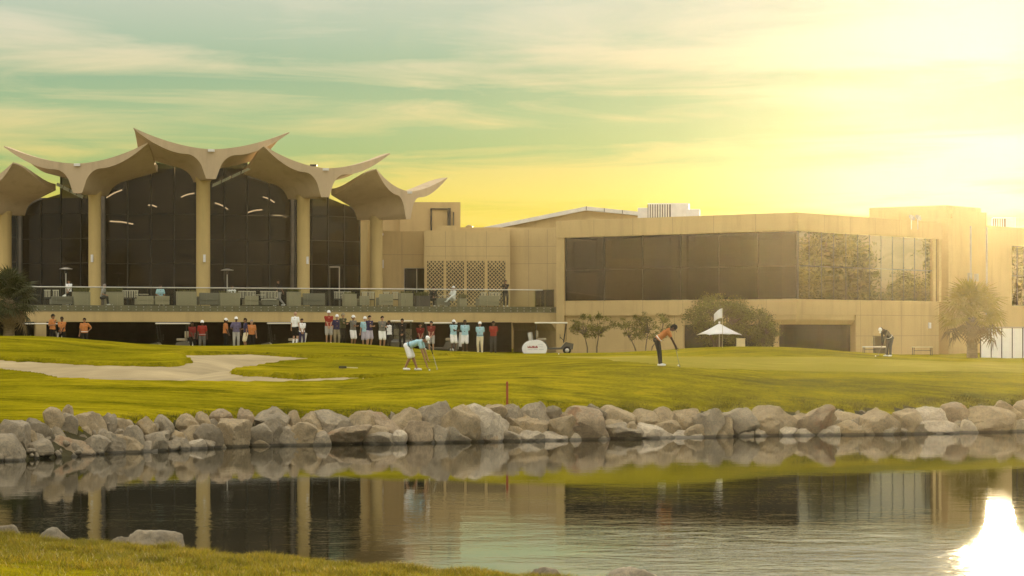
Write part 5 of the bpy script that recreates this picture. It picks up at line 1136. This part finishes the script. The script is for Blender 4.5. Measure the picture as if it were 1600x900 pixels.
# ------------------------------------------------------------------ terrace furniture
RAT = mat('rattan_grey', (.20, .185, .14), .85, .25, 30, .5, 60, sc3=(1, 1, 3)); RATL = mat('rattan_pale', (.36, .32, .215), .85, .2, 30, .5, 60, sc3=(1, 1, 3)); RATB = mat('rattan_brown', (.12, .10, .085), .85, .25, 30, .5, 60)
CUSH = mat('cushion_cream', (.55, .50, .38), .9, .06, 6); CUSHD = mat('cushion_dark', (.06, .055, .045), .9, .1, 6)
def planter(x0, x1, ytop, lab, m, plant=False, d=.55):
    c_ = on_terrace((x0 + x1) / 2, d + .3); w_ = (x1 - x0) * c_.y / F; h_ = gz(ytop, c_.y) - zF
    t = thing('planter', lab, 'planter', c_, math.atan2(TF.U.y, TF.U.x), 'rattan planters along the balustrade'); MB().bbox(-w_/2, w_/2, -.27, .27, 0, h_ - .03, .02).build('box', m, t); MB().bbox(-w_/2 - .015, w_/2 + .015, -.285, .285, h_ - .028, h_, .01).build('rim', m, t)
    n = 26 if plant else 9; s = MB(); rr = random.Random(int(x0)); hh = .34 if plant else .16
    for _ in range(n * 5):
        x, y = rr.uniform(-w_/2 + .04, w_/2 - .04), rr.uniform(-.2, .2); a = rr.uniform(0, 6.28); L_ = rr.uniform(.5, 1) * hh; dx, dy = math.cos(a) * L_ * .5, math.sin(a) * L_ * .5; px_, py_ = -math.sin(a) * .03, math.cos(a) * .03
        s.add([(x, y, h_ - .05), (x + dx * .5 + px_, y + dy * .5 + py_, h_ + L_ * .55), (x + dx, y + dy, h_ + L_ * .9), (x + dx * .5 - px_, y + dy * .5 - py_, h_ + L_ * .55)], [(0, 1, 2, 3)])
    s.build('foliage', mat('planter_leaf', (.13, .12, .025), .6, .3, 8, sub=.3), t, fix=False); return t
def sofa(x0, x1, ytop, lab, m, d=1.1, rz=0.0):
    c_ = on_terrace((x0 + x1) / 2, d); w_ = (x1 - x0) * c_.y / F; h_ = gz(ytop, c_.y) - zF
    t = thing('terrace_sofa', lab, 'sofa', c_, math.atan2(TF.U.y, TF.U.x) + rz, 'rattan sofas on the terrace')
    MB().bbox(-w_/2, w_/2, -.38, .38, .05, .32, .02).build('base', m, t); MB().bbox(-w_/2, w_/2, -.40, -.28, .322, h_, .02).build('backrest', m, t)
    for s_ in (-1, 1): MB().bbox(s_ * (w_/2 - .06) - .06, s_ * (w_/2 - .06) + .06, -.275, .38, .322, h_ * .72, .02).build('armrest', m, t)
    MB().bbox(-w_/2 + .13, w_/2 - .13, -.27, .36, .325, .45, .03).build('seat_cushion', CUSH, t)
    for s_ in (-1, 1):
        for y in (-.33, .33): MB().box(s_ * (w_/2 - .08) - .025, s_ * (w_/2 - .08) + .025, y - .025, y + .025, 0, .049).build('foot', DARKM, t)
    return t
for a in ((114, 140, 456, 'tall pale rattan planter under the left wall lamp', RATL, True), (164, 192, 456, 'pale rattan planter right of the grey haired guest', RATL, True), (276, 306, 455.5, 'wide pale rattan planter left of the tallest column', RATL, False), (342, 374, 457.5, 'pale rattan planter right of the tallest column', RATL, False), (449, 469, 456, 'pale rattan planter at the third column', RATL, True), (536, 556, 459, 'small pale rattan planter in the terrace middle', RATL, False), (624, 644, 458, 'rattan planter below the pavilion end pier', RATL, False), (648, 671, 462, 'planter with a full yellow green shrub', RATB, True), (716, 728, 466, 'narrow yellowish planter right of the guest in white', RATL, True)): planter(*a)
for a in ((79, 112, 463, 'grey rattan sofa at the left terrace end', RAT), (212, 238, 462.5, 'pale rattan sofa left of the guest in light blue', RATL), (240, 263, 462.5, 'rattan sofa under the guest in light blue', RATL), (309, 341, 457.5, 'grey rattan sofa before the tallest column', RAT), (380, 402, 462.5, 'pale rattan sofa left of the striped chairs', RATL), (407, 434, 468, 'low grey rattan sofa beside the walking man', RAT), (470, 506, 458.5, 'long grey rattan sofa right of the third column', RAT), (559, 575, 462.5, 'small rattan sofa left of a dark chair', RATL), (589, 612, 459.5, 'pale rattan sofa left of the pavilion end pier', RATL), (678, 701, 466, 'low rattan sofa under the seated guest in black', RAT), (745, 778, 462, 'pale rattan sofa before the lattice screens', RATL)): sofa(*a)
def chair(px, d, rz, lab):
    c_ = on_terrace(px, d); t = thing('terrace_chair', lab, 'chair', c_, rz, 'slat back chairs on the terrace')
    MB().bbox(-.23, .23, -.23, .23, .42, .47, .012).build('seat', CUSHD, t)
    for x, y in ((-.2, -.2), (.2, -.2), (-.2, .2), (.2, .2)): MB().tube([(x, y, 0), (x, y, .42 if y > 0 else .9)], .017, 6).build('leg', DARKM, t)
    for i in range(4): MB().box(-.16 + i * .096, -.115 + i * .096, -.222, -.2, .5, .9).build('back_slat', CUSH, t)
    MB().box(-.2, .2, -.225, -.197, .902, .95).build('top_rail', CUSH, t)
n0 = 0; ORDC = {}
for px, rz in ((75, 0), (87, .2), (196, 0), (204, 0), (212, 0), (377, .1), (386, 0), (396, -.1), (412, 0), (421, 0), (430, 0), (527, 0), (535, .1), (545, -.2), (570, 0), (580, .1), (604, 0), (618, 0), (755, .1), (768, 0), (778, -.1)):
    n0 += 1; chair(px, 1.9, rz, 'terrace chair with pale slatted back, %s from the left' % ordinal(n0))
def table(px, d, lab):
    c_ = on_terrace(px, d); t = thing('terrace_table', lab, 'table', c_, 0, 'terrace tables'); MB().lathe([(.01, .70), (.42, .70), (.42, .735), (.01, .735)], 20, smooth=False).build('top', CUSH, t); MB().tube([(0, 0, .03), (0, 0, .70)], .035, 8).build('stem', DARKM, t); MB().lathe([(.01, 0), (.24, 0), (.22, .03), (.01, .035)], 16).build('foot', DARKM, t)
for px, lab in ((222, 'round table left of the guest in light blue'), (404, 'round table among the striped chairs'), (540, 'round table in the terrace middle'), (692, 'round table between the guests in black and white')): table(px, 2.6, lab)
def heater(px, d, ytop, lab):
    c_ = on_terrace(px, d); h_ = gz(ytop, c_.y) - zF; t = thing('patio_heater', lab, 'patio heater', c_, 0, 'patio heaters')
    MB().lathe([(.01, 0), (.23, 0), (.23, .6), (.05, .72), (.01, .72)], 18).build('base', STEEL, t); MB().tube([(0, 0, .7), (0, 0, h_ - .3)], .035, 8).build('pole', STEEL, t); MB().lathe([(.09, h_ - .36), (.09, h_ - .12), (.01, h_ - .1)], 14).build('burner', DARKM, t); MB().lathe([(.42, h_ - .1), (.40, h_ - .08), (.12, h_), (.01, h_ + .01)], 22).build('hood', STEEL, t)
heater(103, 3.0, 418, 'patio heater at the left terrace end'); heater(355, 3.0, 420, 'patio heater right of the tallest column')

# ------------------------------------------------------------------ trees
BARK = mat('bark', (.14, .105, .065), .95, .3, 8, .8, 20, sc3=(1, 1, .3)); PBARK = mat('palm_bark', (.20, .15, .085), .95, .35, 5, .9, 10, sc3=(.5, .5, 3))
LEAF = mat('leaf', (.125, .120, .020), .55, .3, 2, attr='tone', sub=.35, spec=.3); LEAF2 = mat('leaf_light', (.15, .135, .026), .55, .3, 2, attr='tone', sub=.35, spec=.3)
PALM = mat('palm_leaf', (.23, .19, .026), .5, .25, 3, sub=.45, spec=.3, c2=(.33, .26, .035)); PALMD = mat('palm_leaf_dark', (.055, .060, .014), .5, .25, 3, sub=.25, spec=.3)
DRYP = mat('palm_leaf_dry', (.16, .11, .045), .8, .25, 3)
def leaf_mesh(name, centres, n, size, seed, aspect=.45):
    r = np.random.RandomState(seed); cs = np.array([c[:3] for c in centres]); rs = np.array([c[3] for c in centres]); w = rs ** 2; w = w / w.sum()
    k_ = r.choice(len(cs), n, p=w); d = r.normal(size=(n, 3)); d /= np.linalg.norm(d, axis=1)[:, None]; p = cs[k_] + r.normal(size=(n, 3)) * (rs[k_] * .62)[:, None] * np.array([1, 1, .75]); a = r.normal(size=(n, 3)); a[:, 2] = a[:, 2] * .6 - .25; a /= np.linalg.norm(a, axis=1)[:, None]
    b = np.cross(a, r.normal(size=(n, 3))); b /= np.linalg.norm(b, axis=1)[:, None]; s = size * r.uniform(.6, 1.3, n)[:, None]
    V = np.stack([p - a * s * .5, p + b * s * aspect * .5, p + a * s * .5, p - b * s * aspect * .5], 1).reshape(-1, 3)
    me = bpy.data.meshes.new(name); me.from_pydata(V.tolist(), [], np.arange(4 * n).reshape(-1, 4).tolist()); me.update()
    at = me.color_attributes.new('tone', 'FLOAT_COLOR', 'POINT'); t = np.repeat(r.uniform(.55, 1.5, n) * (r.uniform(.75, 1.25, len(cs))[k_]), 4)
    at.data.foreach_set('color', np.stack([t * 1.02, t, t, np.ones_like(t)], -1).ravel().astype(np.float32)); return me
def tree(name, label, loc, stems, clumps, nleaf, size, seed, m, cat='tree', group=None, rtr=.07):
    t = thing(name, label, cat, loc, 0, group); tr = MB(); rr = random.Random(seed)
    for (x, y), (tx, ty, tz) in stems:
        pts = [Vector((x, y, -.1)), Vector((x * .8 + tx * .2 + rr.uniform(-.05, .05), y, tz * .35)), Vector((x * .4 + tx * .6, ty * .6 + rr.uniform(-.06, .06), tz * .7)), Vector((tx, ty, tz))]
        tr.tube(pts, [rtr, rtr * .85, rtr * .65, rtr * .45], 8)
    tops = [Vector(s_[1]) for s_ in stems]
    for c in clumps:
        cv = Vector(c[:3]); st = min(tops, key=lambda q: (q - cv).length); mid = st.lerp(cv, .5) + Vector((rr.uniform(-.1, .1), rr.uniform(-.1, .1), .08)); tr.tube([st - Vector((0, 0, .05)), mid, cv], [rtr * .45, rtr * .28, rtr * .12], 6)
    tr.build('trunk', BARK, t); link('crown', leaf_mesh('crown', clumps, nleaf, size, seed), m, t); return t
def clump_set(n, cx, cz, rx, ry, rz, r0, r1, seed):
    rr = random.Random(seed); out = []
    while len(out) < n:
        x, y, z = rr.uniform(-1, 1), rr.uniform(-1, 1), rr.uniform(-1, 1); q = x*x + y*y + z*z
        if q < 1 and q > .12: out.append((cx + x * rx, y * ry, cz + z * rz, rr.uniform(r0, r1)))
    return out
def base_at(px, Y): X = gx(px, Y); return (X, Y, gzs(X, Y) - .02)
b = base_at(1122, 141.5); zc = gz(499, 141.5) - b[2]
tree('broadleaf_tree', 'large dense round tree behind the parasol and golf flag', b, [((-.2, 0), (-.6, 0, 1.3)), ((.15, .1), (.5, .1, 1.4)), ((0, 0), (0, -.1, 1.7))], clump_set(90, .05, zc, 1.95, 1.5, 1.5, .20, .46, 21), 19000, .115, 22, LEAF, rtr=.09)
b = base_at(1193, 142.5); zc = gz(512, 142.5) - b[2]
tree('broadleaf_tree', 'smaller round tree joined to the right of the large one', b, [((0, 0), (.1, 0, 1.0)), ((.1, 0), (-.2, .1, 1.1))], clump_set(44, 0, zc, .85, .8, 1.12, .16, .32, 23), 7500, .11, 24, LEAF)
b = base_at(925, 147); zc = gz(509, 147) - b[2]
tree('small_tree', 'sparse small tree with two stems left before the office wing', b, [((-.28, 0), (-.45, 0, 1.2)), ((.30, 0), (.42, .1, 1.25))], clump_set(46, 0, zc, 1.38, .8, .72, .09, .24, 25), 2900, .12, 26, LEAF2, rtr=.045)
b = base_at(1008, 147); zc = gz(511, 147) - b[2]
tree('small_tree', 'sparse spreading tree with bent stems left of the large round tree', b, [((-.5, 0), (-1.0, 0, 1.0)), ((0, 0), (.2, .1, 1.3)), ((.35, 0), (1.0, 0, 1.1))], clump_set(60, 0, zc, 1.85, .8, .90, .09, .24, 27), 3700, .12, 28, LEAF2, rtr=.045)

def frond_mesh(seed, pet=.75, blade=.62, nl=19, name='frond'):
    rr = random.Random(seed); s = MB()
    s.tube([(0, 0, 0), (pet * .5, 0, .05), (pet, 0, .02)], [.022, .016, .012], 5)
    for i in range(nl):
        a = (i / (nl - 1) - .5) * R(250); ln = blade * (.72 + .28 * math.cos(a * .55)) * rr.uniform(.9, 1.08); dx, dy = math.cos(a), math.sin(a); dr = -.10 - .20 * abs(math.sin(a)) * ln; w_ = .030
        o_ = Vector((pet, 0, .02)); m_ = o_ + Vector((dx * ln * .55, dy * ln * .55, .04 + rr.uniform(-.03, .03))); e = o_ + Vector((dx * ln, dy * ln, dr + rr.uniform(-.08, .05))); sd = Vector((-dy, dx, 0)) * w_
        s.add([o_, m_ + sd, e, m_ - sd, m_ + Vector((0, 0, .018))], [(0, 4, 1), (1, 4, 2), (2, 4, 3), (3, 4, 0)])
    return s.mesh(name)
def palm(label, loc, trunk_h, trunk_r, n, scale, m, seed, low=-45, dry=8):
    t = thing('fan_palm', label, 'palm', loc); rr = random.Random(seed)
    tr = MB(); tr.lathe([(trunk_r * 1.15, -.2), (trunk_r * 1.05, trunk_h * .2), (trunk_r, trunk_h * .45), (trunk_r * 1.1, trunk_h * .7), (trunk_r * 1.25, trunk_h * .92), (trunk_r * .6, trunk_h * 1.05), (.01, trunk_h * 1.08)], 18)
    tr.v = [(x * (1 + .05 * math.sin(z * 23 + 2 * math.atan2(y, x) * 3)), y * (1 + .05 * math.sin(z * 23 + 2)), z) for x, y, z in tr.v]; tr.build('trunk', PBARK, t)
    bt2 = MB()
    for i in range(46):
        a = i * 2.4; z = trunk_h * (.35 + .62 * i / 46); r0 = trunk_r * 1.05; bt2.tube([(math.cos(a) * r0 * .9, math.sin(a) * r0 * .9, z), (math.cos(a) * (r0 + .10), math.sin(a) * (r0 + .10), z + .12)], [.045, .02], 5)
    tag(bt2.build('leaf_bases', PBARK, t), kind='stuff')
    ms = [frond_mesh(seed * 10 + k_) for k_ in range(4)]
    for i in range(n):
        f_ = (i + .5) / n; el = R(low + (86 - low) * f_ ** .9 + rr.uniform(-8, 8)); az = i * 2.39996 + rr.uniform(-.25, .25)
        me = ms[i % 4]
        if not me.materials: me.materials.append(m)
        o = link('frond', me, DRYP if i < dry else m, t); o.location = (0, 0, trunk_h * (.93 + .08 * f_)); o.rotation_mode = 'XYZ'
        o.rotation_euler = (Matrix.Rotation(az, 3, 'Z') @ Matrix.Rotation(-el, 3, 'Y') @ Matrix.Rotation(rr.uniform(-.4, .4), 3, 'X')).to_euler(); k_ = scale * rr.uniform(.88, 1.1) * (1.0 if el > 0 else .92); o.scale = (k_, k_, k_)
    return t
Yp = 131.0; b = base_at(1519, Yp); palm('fan palm with thick trunk at the right, before the stair tower', b, gz(497, Yp) - b[2], .27, 50, 1.68, PALM, 3)
Yp = 134.0; b = base_at(14, Yp); palm('dark bushy fan palm at the left picture edge', b, gz(470, Yp) - b[2], .30, 64, 1.42, PALMD, 5, low=-62, dry=6)
# trees out of frame that the mirror glass shows
tm = None
for i, (x, y, s_) in enumerate(((58, 160, .95), (64, 165, 1.35), (61, 171, .8), (69, 169, 1.25), (66, 177, 1.35), (74, 187, 1.3), (82, 191, 1.05), (60, 152, .8))):
    if tm is None: tm = tree('reflected_tree', 'dark tree shape mirrored in the right window band of the office wing', (x, y, 1.8), [((0, 0), (0, 0, 3.2)), ((.2, 0), (.8, .2, 3.6))], clump_set(34, 0, 5.0, 2.0, 2.0, 2.6, .5, 1.0, 41), 16000, .28, 42, LEAF, group='trees mirrored in the window band', rtr=.2); t = tm
    else: t = copy_tree(tm); t.location = (x, y, 1.8)
    t.scale = (.75 + s_ * .25, .75 + s_ * .25, s_); t.rotation_euler = (0, 0, i * 1.3)

for i, (x, y, s_) in enumerate(((-95, -52, 1.5), (-82, -58, 1.1), (-70, -50, 1.4), (-58, -57, 1.7), (-47, -52, 1.2), (-36, -56, 1.55), (-24, -50, 1.2), (-12, -58, 1.6), (2, -54, 1.3), (14, -58, 1.5), (27, -52, 1.2))):
    t = copy_tree(tm); t.location = (x, y, 2.2); t.scale = (.9 + s_ * .4, .9 + s_ * .4, s_ * 1.15); t.rotation_euler = (0, 0, 2 + i * 1.7); t['label'] = 'dark tree outline mirrored low in the pavilion glass'; t['group'] = 'trees mirrored in the pavilion glass'
for i, (x, y, s_) in enumerate(((-62, 128, 1.3), (-70, 121, 1.6), (-66, 113, 1.1), (-78, 130, 1.5), (-75, 106, 1.4))):
    t = copy_tree(tm); t.location = (x, y, 1.8); t.scale = (1.2, 1.2, s_); t.rotation_euler = (0, 0, 1 + i * 2.1); t['label'] = 'dark tree outline mirrored in the left window band of the office wing'; t['group'] = 'trees mirrored in the left window band'

# ------------------------------------------------------------------ haze box added to imitate the flare glow towards the sun
hz = MB().box(-215, 215, -110, 255, -2.5, 17.5)
hm = bpy.data.materials.new('haze'); hm.use_nodes = True; k = NT(hm.node_tree)
pvn = k.n('ShaderNodeVolumePrincipled', i_Density=0.00007, i_Anisotropy=0.895); pvn.inputs['Color'].default_value = (1.0, 0.88, 0.62, 1)
out = k.n('ShaderNodeOutputMaterial'); k.l(pvn.outputs[0], out.inputs['Volume'])
tag(hz.build('haze', hm), 'thin golden haze added over the golf course to imitate flare glow', 'haze', kind='stuff')
